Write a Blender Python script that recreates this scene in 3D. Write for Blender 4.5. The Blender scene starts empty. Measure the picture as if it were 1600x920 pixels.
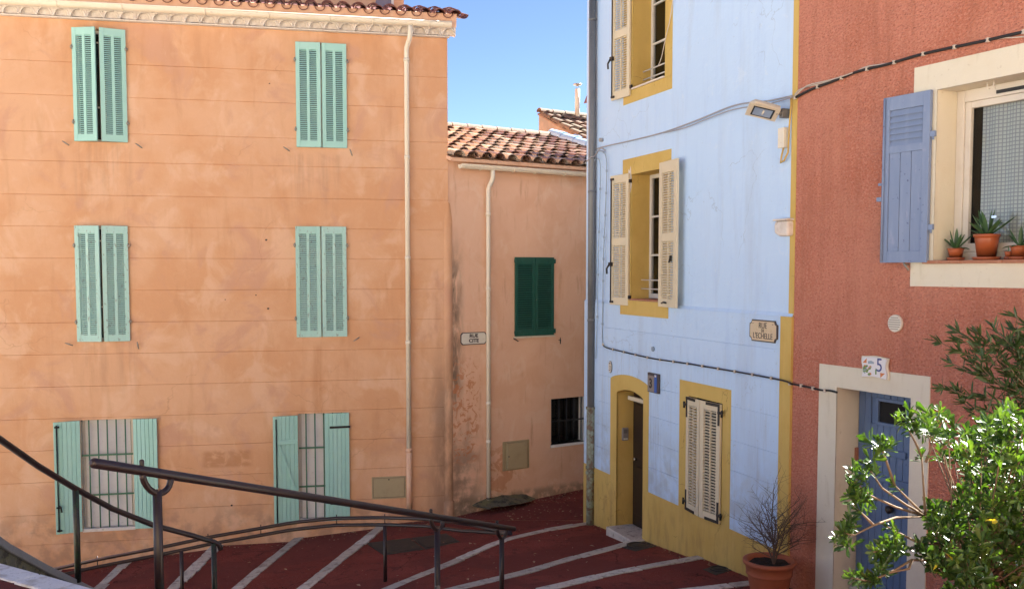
import bpy, bmesh, math, random
from mathutils import Vector, Matrix, noise
random.seed(11)
R = math.radians
S = bpy.context.scene
COL = S.collection

# ------------------------------------------------------------------ camera, sky, sun, exposure
F, PX, PY = 1500.0, 800.0, 512.0            # focal length and principal point, pixels of the 1600 x 920 photograph
PITCH = math.atan(.06)
CAM = Vector((0, 0, 4.16))
cd = bpy.data.cameras.new('camera'); cam = bpy.data.objects.new('camera', cd); COL.objects.link(cam)
cd.sensor_width = 36; cd.lens = F / 1600 * 36; cd.shift_y = (PY - 460) / 1600
cd.clip_start = .05; cd.clip_end = 2000
cam.location = CAM; cam.rotation_euler = (R(90) - PITCH, 0, 0)
S.camera = cam
SUN_DIR = Vector((1, .70, 1.03)).normalized()
EL = math.asin(SUN_DIR.z); AZ = math.atan2(SUN_DIR.x, SUN_DIR.y)
W = bpy.data.worlds.new('World'); S.world = W; W.use_nodes = True
sky = W.node_tree.nodes.new('ShaderNodeTexSky'); sky.sky_type = 'NISHITA'; sky.sun_disc = False
sky.sun_elevation = EL; sky.sun_rotation = AZ; sky.air_density = .5; sky.dust_density = 0; sky.ozone_density = 1; sky.altitude = 2500
W.node_tree.links.new(sky.outputs[0], W.node_tree.nodes['Background'].inputs[0])
W.node_tree.nodes['Background'].inputs[1].default_value = .05
sl = bpy.data.lights.new('sun', 'SUN'); sl.energy = 5.0; sl.angle = R(.5); sl.color = (1, .95, .86)
so = bpy.data.objects.new('sun', sl); COL.objects.link(so); so.rotation_euler = SUN_DIR.to_track_quat('Z', 'Y').to_euler(); so.location = (0, 0, 30)
S.view_settings.view_transform = 'Standard'; S.view_settings.look = 'None'
S.view_settings.exposure = 2.68; S.view_settings.gamma = 1

# ------------------------------------------------------------------ helpers
def ray(px, py):
    u, v = (px - PX) / F, (PY - py) / F
    c, s = math.cos(PITCH), math.sin(PITCH)
    return Vector((u, v * s + c, v * c - s))
def gp(px, py, z):                                   # point of the level plane z seen at a pixel
    r = ray(px, py); t = (z - CAM.z) / r.z
    return CAM + r * t
def dp(px, py, Y):                                   # point at distance Y
    r = ray(px, py); return CAM + r * (Y / r.y)
class Wall:
    def __init__(s, O, d):
        s.O = Vector((O[0], O[1], 0)); s.d = Vector((d[0], d[1], 0)).normalized(); s.n = Vector((-s.d.y, s.d.x, 0))
        s.M = Matrix(((s.d.x, s.n.x, 0, s.O.x), (s.d.y, s.n.y, 0, s.O.y), (0, 0, 1, 0), (0, 0, 0, 1)))
    def uz(s, px, py, off=0):
        r = ray(px, py); o = s.O - s.n * off
        t = (o - CAM).dot(s.n) / r.dot(s.n); p = CAM + r * t
        return (p - o).dot(s.d), p.z
    def u(s, px, py, off=0): return s.uz(px, py, off)[0]
    def z(s, px, py, off=0): return s.uz(px, py, off)[1]
    def P(s, u, y, z): return s.M @ Vector((u, y, z))
    def mat(s, u, y, z): return Matrix.Translation(s.P(u, y, z)) @ s.M.to_3x3().to_4x4()
def proj(p):
    q = p - CAM; c, s = math.cos(PITCH), math.sin(PITCH)
    f = q.y * c - q.z * s; up = q.y * s + q.z * c
    return PX + F * q.x / f, PY - F * up / f

def tag(o, label=None, cat=None, group=None, kind=None):
    for k, v in (('label', label), ('category', cat), ('group', group), ('kind', kind)):
        if v: o[k] = v
    return o
def empty(name, M, label, cat, group=None):
    o = bpy.data.objects.new(name, None); COL.objects.link(o); o.matrix_world = M; o.empty_display_size = .2
    return tag(o, label, cat, group)
class MB:
    def __init__(s): s.v = []; s.f = []; s.m = []; s.sm = []
    def add(s, vs, fs, m=0, sm=False):
        b = len(s.v); s.v += [tuple(p) for p in vs]
        for f in fs: s.f.append([b + i for i in f]); s.m.append(m); s.sm.append(sm)
        return s
    def box(s, x0, x1, y0, y1, z0, z1, m=0, T=None):
        vs = [Vector((x, y, z)) for x in (x0, x1) for y in (y0, y1) for z in (z0, z1)]
        if T: vs = [T @ p for p in vs]
        return s.add(vs, [(0, 1, 3, 2), (4, 6, 7, 5), (0, 4, 5, 1), (2, 3, 7, 6), (0, 2, 6, 4), (1, 5, 7, 3)], m)
    def quad(s, a, b, c, d, m=0, sm=False): return s.add([a, b, c, d], [(0, 1, 2, 3)], m, sm)
    def prism(s, poly, y0, y1, m=0):                 # (x, z) outline given anticlockwise seen from the front (-y)
        n = len(poly)
        vs = [(x, y0, z) for x, z in poly] + [(x, y1, z) for x, z in poly]
        fs = [list(range(n)), [2 * n - 1 - i for i in range(n)]]
        fs += [[(i + 1) % n, i, n + i, n + (i + 1) % n] for i in range(n)]
        return s.add(vs, fs, m)
    def tube(s, pts, r, n=8, m=0, caps=True, sm=True):
        pts = [Vector(p) for p in pts]; k = len(pts)
        rs = r if isinstance(r, (list, tuple)) else [r] * k
        tan = [(pts[min(i + 1, k - 1)] - pts[max(i - 1, 0)]).normalized() for i in range(k)]
        a = Vector((0, 0, 1)) if abs(tan[0].z) < .9 else Vector((1, 0, 0))
        x = tan[0].cross(a).normalized(); vs = []
        for i in range(k):
            x = (x - tan[i] * x.dot(tan[i])).normalized(); y = tan[i].cross(x)
            for j in range(n):
                w = 2 * math.pi * j / n
                vs.append(pts[i] + (x * math.cos(w) + y * math.sin(w)) * rs[i])
        fs = [(i * n + j, i * n + (j + 1) % n, (i + 1) * n + (j + 1) % n, (i + 1) * n + j) for i in range(k - 1) for j in range(n)]
        s.add(vs, fs, m, sm)
        if caps:
            b = len(s.v) - len(vs)
            s.f += [[b + j for j in reversed(range(n))], [b + (k - 1) * n + j for j in range(n)]]; s.m += [m, m]; s.sm += [False, False]
        return s
    def lathe(s, prof, n=20, c=(0, 0, 0), m=0, sm=True):
        vs = [(c[0] + r * math.cos(2 * math.pi * j / n), c[1] + r * math.sin(2 * math.pi * j / n), c[2] + z) for r, z in prof for j in range(n)]
        fs = [(i * n + j, i * n + (j + 1) % n, (i + 1) * n + (j + 1) % n, (i + 1) * n + j) for i in range(len(prof) - 1) for j in range(n)]
        return s.add(vs, fs, m, sm)
    def mesh(s, name, mats):
        me = bpy.data.meshes.new(name); me.from_pydata(s.v, [], s.f)
        for q in (mats if isinstance(mats, (list, tuple)) else [mats]): me.materials.append(q)
        me.polygons.foreach_set('material_index', s.m); me.polygons.foreach_set('use_smooth', s.sm)
        me.update(); return me
    def build(s, name, mats, parent=None, M=None, bevel=0, label=None, cat=None, group=None, kind=None):
        o = bpy.data.objects.new(name, s.mesh(name, mats)); COL.objects.link(o)
        if parent: o.parent = parent
        if M: (setattr(o, 'matrix_local', M) if parent else setattr(o, 'matrix_world', M))
        if bevel:
            b = o.modifiers.new('bevel', 'BEVEL'); b.width = bevel; b.segments = 2; b.limit_method = 'ANGLE'; b.angle_limit = R(50)
        return tag(o, label, cat, group, kind)
def inst(name, me, parent=None, M=None, label=None, kind=None):
    o = bpy.data.objects.new(name, me); COL.objects.link(o)
    if parent: o.parent = parent
    if M: (setattr(o, 'matrix_local', M) if parent else setattr(o, 'matrix_world', M))
    return tag(o, label, kind=kind)
def arc(cx, cz, r, a0, a1, n): return [(cx + r * math.cos(R(a0 + (a1 - a0) * i / n)), cz + r * math.sin(R(a0 + (a1 - a0) * i / n))) for i in range(n + 1)]
def text(body, size, depth, m, parent, M, squeeze=1, name='lettering', bold=0):
    cu = bpy.data.curves.new('t', 'FONT'); cu.body = body; cu.size = size; cu.extrude = depth; cu.align_x = 'CENTER'; cu.align_y = 'CENTER'; cu.offset = bold
    o = bpy.data.objects.new('t', cu); me = bpy.data.meshes.new_from_object(o); bpy.data.objects.remove(o)
    me.materials.clear(); me.materials.append(m)
    return inst(name, me, parent, M @ Matrix.Rotation(R(90), 4, 'X') @ Matrix.Diagonal((squeeze, 1, 1, 1)))

# ------------------------------------------------------------------ materials
def hexc(h): return tuple(((int(h[i:i + 2], 16) / 255) / 12.92 if int(h[i:i + 2], 16) < 11 else ((int(h[i:i + 2], 16) / 255 + .055) / 1.055) ** 2.4) for i in (0, 2, 4))
def mat(name, base, rough=.8, metal=0, spec=.5, layers=(), bumps=(), rnd=None, trans=0, coat=0, coord='Object'):
    m = bpy.data.materials.new(name); m.use_nodes = True; nt = m.node_tree; N = nt.nodes; L = nt.links
    b = N['Principled BSDF']; b.inputs['Roughness'].default_value = rough; b.inputs['Metallic'].default_value = metal
    b.inputs['Specular IOR Level'].default_value = spec; b.inputs['Coat Weight'].default_value = coat
    tc = N.new('ShaderNodeTexCoord').outputs[coord]
    c = N.new('ShaderNodeRGB'); c.outputs[0].default_value = (*base, 1); col = c.outputs[0]
    def vec(st):
        if st is None: return tc
        mp = N.new('ShaderNodeMapping'); mp.inputs['Scale'].default_value = st[:3]
        if len(st) > 3: mp.inputs['Location'].default_value = st[3:6]
        L.new(tc, mp.inputs[0]); return mp.outputs[0]
    def tex(k, scale, det, st, rg=.6, dist=0):
        if k == 'voronoi':
            t = N.new('ShaderNodeTexVoronoi'); t.feature = 'F1'; t.inputs['Scale'].default_value = scale; L.new(vec(st), t.inputs['Vector']); return t.outputs['Distance']
        t = N.new('ShaderNodeTexNoise'); t.inputs['Scale'].default_value = scale; t.inputs['Detail'].default_value = det
        t.inputs['Roughness'].default_value = rg; t.inputs['Distortion'].default_value = dist; L.new(vec(st), t.inputs['Vector']); return t.outputs['Fac']
    def rng(v, a, bb, c0=0, c1=1, smooth=True):
        r = N.new('ShaderNodeMapRange'); r.interpolation_type = 'SMOOTHSTEP' if smooth else 'LINEAR'
        for i, q in enumerate((a, bb, c0, c1)): r.inputs[i + 1].default_value = q
        L.new(v, r.inputs[0]); return r.outputs[0]
    def mul(a, bb):
        q = N.new('ShaderNodeMath'); q.operation = 'MULTIPLY'
        for i, w in enumerate((a, bb)):
            if isinstance(w, (int, float)): q.inputs[i].default_value = w
            else: L.new(w, q.inputs[i])
        return q.outputs[0]
    if rnd:
        oi = N.new('ShaderNodeObjectInfo').outputs['Random']
        cr = N.new('ShaderNodeValToRGB'); cr.color_ramp.interpolation = 'LINEAR'
        els = cr.color_ramp.elements
        while len(els) < len(rnd): els.new(.5)
        for i, q in enumerate(rnd): els[i].position = i / (len(rnd) - 1); els[i].color = (*q, 1)
        L.new(oi, cr.inputs[0]); col = cr.outputs[0]
    sep = None
    for ly in layers:
        if ly.get('k') == 'crack':
            dn = N.new('ShaderNodeTexNoise'); dn.inputs['Scale'].default_value = ly['s'] * 2.2; dn.inputs['Detail'].default_value = 6; L.new(vec(ly.get('st')), dn.inputs['Vector'])
            ad = N.new('ShaderNodeVectorMath'); ad.operation = 'MULTIPLY_ADD'; L.new(dn.outputs['Color'], ad.inputs[0]); ad.inputs[1].default_value = (.5 / ly['s'] * 1.4,) * 3; L.new(vec(ly.get('st')), ad.inputs[2])
            vt_ = N.new('ShaderNodeTexVoronoi'); vt_.feature = 'DISTANCE_TO_EDGE'; vt_.inputs['Scale'].default_value = ly['s']; L.new(ad.outputs[0], vt_.inputs['Vector'])
            f = mul(rng(vt_.outputs['Distance'], 0, ly['w'], 1, 0), rng(tex('noise', ly['s'] * .8, 3, (1, 1, 1, 4, 9, 2)), ly['lo'], ly['hi']))
        else: f = rng(tex(ly.get('k', 'noise'), ly.get('s', 3), ly.get('d', 5), ly.get('st'), ly.get('rg', .6), ly.get('w', 0)), ly.get('lo', .4), ly.get('hi', .65))
        for (ax, a, b0, c0, d0) in ly.get('mask', ()):
            if sep is None: sep = N.new('ShaderNodeSeparateXYZ'); L.new(tc, sep.inputs[0])
            f = mul(f, mul(rng(sep.outputs[ax], a, b0), rng(sep.outputs[ax], c0, d0, 1, 0)))
        f = mul(f, ly.get('f', .5))
        mx = N.new('ShaderNodeMix'); mx.data_type = 'RGBA'; mx.blend_type = ly.get('mode', 'MIX')
        L.new(f, mx.inputs[0]); L.new(col, mx.inputs[6]); mx.inputs[7].default_value = (*ly['c'], 1); col = mx.outputs[2]
    L.new(col, b.inputs['Base Color'])
    prev = None
    for bp in bumps:
        bn = N.new('ShaderNodeBump'); bn.inputs['Strength'].default_value = bp.get('a', .3); bn.inputs['Distance'].default_value = bp.get('h', .01)
        L.new(rng(tex(bp.get('k', 'noise'), bp['s'], bp.get('d', 4), bp.get('st'), bp.get('rg', .6)), bp.get('lo', 0), bp.get('hi', 1), smooth=False), bn.inputs['Height'])
        if prev: L.new(prev, bn.inputs['Normal'])
        prev = bn.outputs[0]
    if prev: L.new(prev, b.inputs['Normal'])
    if trans:
        tr = N.new('ShaderNodeBsdfTranslucent'); L.new(col, tr.inputs[0])
        g = N.new('ShaderNodeMix'); g.data_type = 'RGBA'; g.blend_type = 'MULTIPLY'; g.inputs[0].default_value = 1; L.new(col, g.inputs[6]); g.inputs[7].default_value = (2.6, 2.4, .6, 1); L.new(g.outputs[2], tr.inputs[0])
        ms = N.new('ShaderNodeMixShader'); ms.inputs[0].default_value = trans
        L.new(b.outputs[0], ms.inputs[1]); L.new(tr.outputs[0], ms.inputs[2]); L.new(ms.outputs[0], N['Material Output'].inputs[0])
    return m
def glass_mat(name, tint=(.8, .9, .9)):
    m = bpy.data.materials.new(name); m.use_nodes = True; nt = m.node_tree; N = nt.nodes; N.remove(N['Principled BSDF'])
    g = N.new('ShaderNodeBsdfGlossy'); g.inputs['Roughness'].default_value = .02
    t = N.new('ShaderNodeBsdfTransparent'); t.inputs[0].default_value = (*tint, 1)
    fr = N.new('ShaderNodeFresnel'); fr.inputs[0].default_value = 1.5
    mx = N.new('ShaderNodeMixShader'); nt.links.new(fr.outputs[0], mx.inputs[0]); nt.links.new(t.outputs[0], mx.inputs[1]); nt.links.new(g.outputs[0], mx.inputs[2])
    nt.links.new(mx.outputs[0], N['Material Output'].inputs[0]); return m

PLB = [dict(s=90, a=.35, h=.004), dict(s=7, a=.25, h=.02, d=3)]
M = {}
M['orange'] = mat('orange_render', (.72, .42, .25), .9, spec=.2, layers=[
    dict(s=.7, lo=.42, hi=.60, c=(.66, .345, .18), f=.8, d=7), dict(s=1.7, lo=.5, hi=.66, c=(.78, .51, .34), f=.6, w=.6, st=(1, 1, .8, 7, 3, 2)),
    dict(s=1.1, lo=.52, hi=.68, c=(.62, .345, .225), f=.8, w=1, st=(1, 1, 1, 3, 9, 5)),
    dict(s=2.2, lo=.52, hi=.75, c=(.55, .28, .14), f=.4, st=(2.2, 1, .35, 1, 4, 8)),
    dict(s=5, lo=.56, hi=.75, c=(.76, .52, .36), f=.22, d=8, w=1.4),
    dict(s=35, lo=.58, hi=.8, c=(.38, .18, .09), f=.25), dict(k='crack', s=.55, w=.006, lo=.5, hi=.62, c=(.42, .21, .11), f=.4),
    dict(s=2, lo=.4, hi=.7, c=(.45, .25, .15), f=.45, d=8, st=(4, 1, .25), mask=[(0, 4.95, 5.05, 5.8, 5.9), (2, 4.9, 5.6, 6.05, 6.12)]), dict(s=2, lo=.4, hi=.7, c=(.45, .25, .15), f=.45, d=8, st=(4, 1, .25), mask=[(0, 1.6, 1.75, 2.5, 2.6), (2, 4.9, 5.7, 6.15, 6.25)]), dict(s=2, lo=.4, hi=.7, c=(.42, .24, .15), f=.4, d=8, st=(4, 1, .25), mask=[(0, 1.65, 1.8, 2.5, 2.6), (2, 1.9, 2.6, 3.0, 3.1)]),
    dict(s=2.5, lo=.25, hi=.6, c=(.20, .12, .08), f=.7, mask=[(0, 7.15, 7.6, 7.9, 8), (2, -1, -.8, 1.6, 3.4)], d=8, st=(2, 1, .6)),
    dict(s=5, lo=.35, hi=.55, c=(.45, .20, .08), f=.55, d=8, w=1, mask=[(0, 3.5, 3.62, 4.25, 4.4), (2, .86, .92, 1.12, 1.2)]), dict(s=3, lo=.3, hi=.6, c=(.52, .24, .10), f=.5, d=6, st=(4, 1, .3), mask=[(0, 5.3, 5.42, 5.46, 5.58), (2, 1.5, 1.9, 2.8, 3.0)]),
    dict(s=1.6, lo=.42, hi=.72, c=(.55, .28, .13), f=.45, d=8, st=(1.6, 1, .3), mask=[(2, 6.8, 8.1, 8.4, 8.5)]),
    dict(s=3, lo=.45, hi=.62, c=(.34, .2, .13), f=.5, mask=[(0, -9, -8, 20, 21), (2, -2, -1.8, -.1, .5)], d=8)], bumps=PLB)
M['peach'] = mat('peach_render', (.80, .51, .35), .9, spec=.2, layers=[
    dict(s=1.3, lo=.4, hi=.65, c=(.73, .42, .26), f=.6, w=.8), dict(s=2.6, lo=.5, hi=.7, c=(.83, .59, .43), f=.6, w=1, st=(1, 1, .7, 5, 3, 1)),
    dict(s=4, lo=.55, hi=.75, c=(.46, .21, .11), f=.5, st=(2, 1, .3, 3, 1, 7)),
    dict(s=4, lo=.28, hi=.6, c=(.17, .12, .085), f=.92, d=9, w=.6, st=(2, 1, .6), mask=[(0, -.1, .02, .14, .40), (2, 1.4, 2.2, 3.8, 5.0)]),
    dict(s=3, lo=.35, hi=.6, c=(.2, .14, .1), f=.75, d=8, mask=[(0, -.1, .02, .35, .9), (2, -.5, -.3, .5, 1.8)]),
    dict(s=7, lo=.52, hi=.56, c=(.55, .20, .08), f=.7, d=8, w=1.5, mask=[(0, .05, .15, .55, .75), (2, .6, 1.0, 2.2, 2.8)]),
    dict(s=4, lo=.5, hi=.56, c=(.55, .22, .10), f=.55, d=8, w=1, mask=[(0, .7, .9, 1.3, 1.7), (2, -.5, -.2, .8, 1.2)]),
    dict(s=6, lo=.35, hi=.55, c=(.20, .15, .10), f=.6, d=6, mask=[(2, -.6, -.5, .05, .18)]),
    dict(s=40, lo=.6, hi=.8, c=(.4, .2, .1), f=.3)], bumps=PLB)
M['peachpale'] = mat('pale_cream_render', (.76, .60, .44), .9, layers=[dict(s=1.3, lo=.4, hi=.65, c=(.70, .52, .36), f=.6)])  # paleness raised so the added house bounces more light
M['blue'] = mat('pale_blue_render', (.52, .69, .92), .88, spec=.25, layers=[
    dict(s=1.2, lo=.45, hi=.65, c=(.54, .70, .92), f=.6, w=.8), dict(s=2.4, lo=.5, hi=.7, c=(.43, .59, .85), f=.35, st=(2.5, 1, .25, 2, 5, 1)),
    dict(s=8, lo=.6, hi=.75, c=(.68, .76, .86), f=.4, d=8), dict(k='crack', s=.9, w=.007, lo=.5, hi=.56, c=(.30, .38, .50), f=.45), dict(s=3, lo=.38, hi=.62, c=(.36, .38, .38), f=.45, d=8, mask=[(2, -1, -.5, 1.3, 2.2)]), dict(s=3, lo=.5, hi=.75, c=(.36, .38, .42), f=.4, st=(4, 1, .25), mask=[(2, .5, 1, 2.6, 3.4)]),
    dict(s=22, lo=.64, hi=.72, c=(.36, .42, .5), f=.45), dict(s=1.4, lo=.5, hi=.72, c=(.40, .47, .58), f=.28, d=9, st=(2.2, 1, .3, 1, 1, 4)), dict(s=5, lo=.60, hi=.70, c=(.66, .76, .90), f=.3, d=9, w=1.5),
    dict(s=3, lo=.42, hi=.7, c=(.30, .34, .42), f=.5, d=8, st=(5, 1, .2), mask=[(0, 1.9, 2.1, 2.5, 2.7), (2, .8, 1, 2.2, 3.2)])], bumps=[dict(s=70, a=.45, h=.005), dict(s=5, a=.5, h=.03, d=4)])
M['yellow'] = mat('ochre_paint', (.60, .42, .13), .85, spec=.25, layers=[
    dict(s=1.8, lo=.4, hi=.65, c=(.54, .36, .10), f=.7), dict(s=3, lo=.5, hi=.7, c=(.64, .45, .15), f=.5, st=(2, 1, .4)),
    dict(s=4, lo=.42, hi=.7, c=(.26, .17, .08), f=.42, d=8, st=(2, 1, .6), mask=[(2, -1, -.5, .5, 1.2)]), dict(k='crack', s=1.1, w=.008, lo=.5, hi=.56, c=(.22, .15, .05), f=.5),
    dict(s=30, lo=.64, hi=.75, c=(.3, .19, .06), f=.4)], bumps=PLB)
M['pink'] = mat('terracotta_roughcast', (.62, .25, .175), .95, spec=.15, layers=[
    dict(s=1.1, lo=.4, hi=.65, c=(.54, .185, .115), f=.7), dict(s=2.6, lo=.5, hi=.7, c=(.64, .27, .18), f=.5, w=1),
    dict(s=34, lo=.48, hi=.62, c=(.72, .36, .27), f=.5, d=3, st=(1, 1, 1.3)), dict(s=38, lo=.54, hi=.66, c=(.30, .095, .055), f=.55, d=3, st=(1, 1, 1.4, 3, 1, 2)),
    dict(s=2, lo=.45, hi=.7, c=(.36, .13, .08), f=.5, mask=[(2, -1, 0, 1.6, 2.8)]), dict(s=1.8, lo=.45, hi=.7, c=(.44, .17, .11), f=.5, d=8, st=(3, 1, .3)), dict(s=.6, lo=.5, hi=.62, c=(.66, .30, .21), f=.4)],
    bumps=[dict(s=32, a=1.0, h=.05, d=3, st=(1, 1, 1.3)), dict(s=6, a=.3, h=.03, d=2)])
M['cream'] = mat('cream_paint', (.70, .66, .54), .8, spec=.3, layers=[
    dict(s=2, lo=.45, hi=.7, c=(.66, .60, .46), f=.6), dict(s=5, lo=.55, hi=.75, c=(.5, .44, .32), f=.4, st=(2, 1, .4)), dict(s=25, lo=.64, hi=.74, c=(.45, .38, .28), f=.4)],
    bumps=[dict(s=60, a=.4, h=.005), dict(s=6, a=.3, h=.02, d=3)])
M['white'] = mat('white_plaster', (.72, .66, .60), .85, spec=.25, layers=[
    dict(s=6, lo=.5, hi=.7, c=(.55, .46, .40), f=.6, d=8), dict(s=20, lo=.6, hi=.72, c=(.35, .27, .22), f=.5)], bumps=[dict(s=45, a=.5, h=.008), dict(s=9, a=.5, h=.02)])
M['mint'] = mat('mint_paint', (.37, .65, .57), .6, spec=.4, rnd=[(.35, .62, .54), (.39, .66, .59), (.37, .65, .58), (.41, .67, .60)], layers=[
    dict(s=4, lo=.45, hi=.7, c=(.42, .72, .61), f=.5), dict(s=40, lo=.66, hi=.7, c=(.16, .2, .17), f=.6, d=8), dict(s=9, lo=.6, hi=.75, c=(.33, .58, .49), f=.5, st=(3, 1, .4))], bumps=[dict(s=30, a=.2, h=.003, st=(4, 1, .4))])
M['mint_old'] = mat('weathered_mint_paint', (.40, .65, .57), .7, spec=.3, rnd=[(.38, .62, .55), (.43, .66, .60), (.40, .65, .57)], layers=[
    dict(s=4, lo=.45, hi=.7, c=(.47, .68, .61), f=.6), dict(s=28, lo=.58, hi=.66, c=(.27, .28, .24), f=.75, d=10, st=(1, 1, .5)), dict(s=8, lo=.55, hi=.75, c=(.42, .52, .45), f=.6, st=(3, 1, .5))], bumps=[dict(s=30, a=.3, h=.003, st=(4, 1, .4))])
M['green'] = mat('dark_green_paint', (.010, .085, .06), .5, layers=[dict(s=9, lo=.5, hi=.7, c=(.02, .12, .09), f=.5)])
M['beige'] = mat('beige_shutter_paint', (.66, .58, .42), .6, spec=.4, layers=[dict(s=5, lo=.5, hi=.7, c=(.60, .51, .36), f=.5), dict(s=30, lo=.67, hi=.72, c=(.28, .2, .14), f=.5)], bumps=[dict(s=30, a=.15, h=.003)])
M['lilac'] = mat('faded_blue_paint', (.205, .275, .43), .65, spec=.35, layers=[
    dict(s=3, lo=.45, hi=.7, c=(.26, .33, .48), f=.6, st=(3, 1, .6)), dict(s=25, lo=.63, hi=.70, c=(.06, .07, .16), f=.7, d=8), dict(s=14, lo=.6, hi=.72, c=(.34, .37, .52), f=.45, st=(1, 1, .4), d=8)], bumps=[dict(s=25, a=.25, h=.003, st=(4, 1, .4))])
M['doorblue'] = mat('blue_door_paint', (.12, .18, .30), .6, spec=.35, layers=[dict(s=4, lo=.45, hi=.7, c=(.15, .21, .34), f=.6, st=(3, 1, .5)), dict(s=22, lo=.62, hi=.7, c=(.05, .06, .14), f=.5, d=8)], bumps=[dict(s=25, a=.2, h=.003, st=(4, 1, .4))])
M['gutter'] = mat('cream_pvc', (.82, .74, .60), .45, layers=[dict(s=3, lo=.45, hi=.7, c=(.76, .66, .51), f=.5), dict(s=14, lo=.58, hi=.75, c=(.42, .32, .22), f=.4, d=8)], bumps=[dict(s=20, a=.1, h=.003)])
M['zinc'] = mat('grey_zinc', (.19, .20, .21), .5, metal=.3, layers=[dict(s=3, lo=.4, hi=.7, c=(.12, .125, .13), f=.7, st=(1, 1, .5)), dict(s=30, lo=.6, hi=.7, c=(.32, .33, .33), f=.4)])
M['castiron'] = mat('flaking_cast_iron', (.22, .23, .17), .8, layers=[dict(s=14, lo=.48, hi=.56, c=(.16, .09, .055), f=.8, d=8), dict(s=9, lo=.52, hi=.6, c=(.30, .36, .28), f=.8, d=8)], bumps=[dict(s=50, a=.5, h=.005)])
M['tile'] = mat('clay_roof_tile', (.4, .15, .08), .38, spec=.5, rnd=[(.10, .045, .035), (.18, .085, .06), (.32, .21, .155), (.14, .095, .08), (.48, .39, .31), (.22, .095, .06)], layers=[
    dict(s=9, lo=.45, hi=.65, c=(.10, .075, .06), f=.6, d=8, coord='Object'), dict(s=22, lo=.55, hi=.66, c=(.48, .42, .30), f=.6, d=8)], bumps=[dict(s=60, a=.4, h=.004)])
M['tileold'] = mat('lichened_roof_tile', (.3, .17, .1), .8, rnd=[(.16, .07, .05), (.13, .085, .065), (.24, .14, .10), (.15, .13, .10)], layers=[
    dict(s=12, lo=.45, hi=.65, c=(.09, .08, .06), f=.6, d=8), dict(s=22, lo=.5, hi=.62, c=(.26, .23, .14), f=.6, d=8)], bumps=[dict(s=60, a=.4, h=.004)])
M['tiledark'] = mat('brown_roof_tile', (.16, .05, .035), .6, rnd=[(.10, .035, .03), (.20, .06, .04), (.14, .05, .05)], layers=[dict(s=20, lo=.55, hi=.7, c=(.05, .03, .03), f=.6)])
M['tileblue'] = mat('blue_painted_tile', (.30, .48, .75), .5, layers=[dict(s=12, lo=.55, hi=.7, c=(.22, .33, .5), f=.5, d=8)])
M['red'] = mat('red_asphalt', (.19, .036, .028), .9, spec=.1, layers=[
    dict(s=.9, lo=.4, hi=.65, c=(.25, .058, .046), f=.7), dict(s=2.4, lo=.5, hi=.7, c=(.135, .034, .028), f=.6, w=1), dict(s=10, lo=.6, hi=.75, c=(.26, .12, .09), f=.4, d=8),
    dict(s=160, lo=.5, hi=.7, c=(.34, .17, .14), f=.6, d=2), dict(s=130, lo=.55, hi=.7, c=(.05, .02, .02), f=.6, d=2, st=(1, 1, 1, 3, 5, 1)), dict(s=4, lo=.57, hi=.62, c=(.10, .035, .03), f=.7, d=9, w=2), dict(k='crack', s=.8, w=.012, lo=.48, hi=.54, c=(.03, .014, .012), f=.8), dict(s=.7, lo=.5, hi=.52, c=(.16, .045, .038), f=.6, d=1, st=(1, 1, 1, 8, 3, 1))], bumps=[dict(s=150, a=.6, h=.006, d=2), dict(s=3, a=.3, h=.03)], coord='Object')
M['stone'] = mat('white_step_stone', (.5, .45, .4), .85, spec=.25, rnd=[(.56, .52, .46), (.42, .37, .32), (.64, .60, .54), (.48, .42, .36)], layers=[
    dict(s=9, lo=.5, hi=.66, c=(.24, .19, .16), f=.7, d=10), dict(s=40, lo=.58, hi=.7, c=(.12, .10, .08), f=.6)], bumps=[dict(s=35, a=.6, h=.01)])
M['palestone'] = mat('pale_nosing_stone', (.75, .73, .72), .85, rnd=[(.72, .70, .70), (.78, .76, .76)], layers=[dict(s=9, lo=.5, hi=.7, c=(.40, .33, .26), f=.6, d=8), dict(s=60, lo=.55, hi=.7, c=(.36, .34, .33), f=.5)], bumps=[dict(s=45, a=.8, h=.01)])  # paler than the other step stones
M['concrete'] = mat('grey_concrete', (.22, .21, .20), .9, layers=[dict(s=6, lo=.45, hi=.7, c=(.16, .15, .14), f=.6), dict(s=50, lo=.58, hi=.72, c=(.1, .09, .08), f=.5)], bumps=[dict(s=60, a=.5, h=.006)])
M['mossy'] = mat('mossy_wall_face', (.12, .11, .075), .95, layers=[dict(s=4, lo=.4, hi=.6, c=(.16, .14, .06), f=.8, d=8), dict(s=9, lo=.5, hi=.62, c=(.045, .04, .03), f=.9, d=8), dict(s=30, lo=.6, hi=.7, c=(.25, .22, .15), f=.5)], bumps=[dict(s=25, a=1, h=.02)])
M['bounce_paving'] = mat('pale_paving', (.60, .53, .42), .9, layers=[dict(s=1, lo=.4, hi=.7, c=(.54, .47, .37), f=.6), dict(s=60, lo=.55, hi=.7, c=(.28, .25, .2), f=.4)], bumps=[dict(s=60, a=.4, h=.006)])
M['rail'] = mat('brown_rail_paint', (.022, .009, .008), .42, spec=.55, layers=[dict(s=7, lo=.5, hi=.7, c=(.02, .022, .014), f=.6), dict(s=30, lo=.62, hi=.7, c=(.06, .026, .018), f=.5, d=8), dict(s=5, lo=.70, hi=.73, c=(.18, .17, .16), f=.8, d=6)], bumps=[dict(s=40, a=.15, h=.003)])
M['railgreen'] = mat('green_brown_rail_paint', (.016, .016, .010), .5, layers=[dict(s=9, lo=.45, hi=.65, c=(.055, .04, .03), f=.7, d=8), dict(s=12, lo=.5, hi=.6, c=(.02, .045, .015), f=.7)], bumps=[dict(s=40, a=.2, h=.003)])
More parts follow.
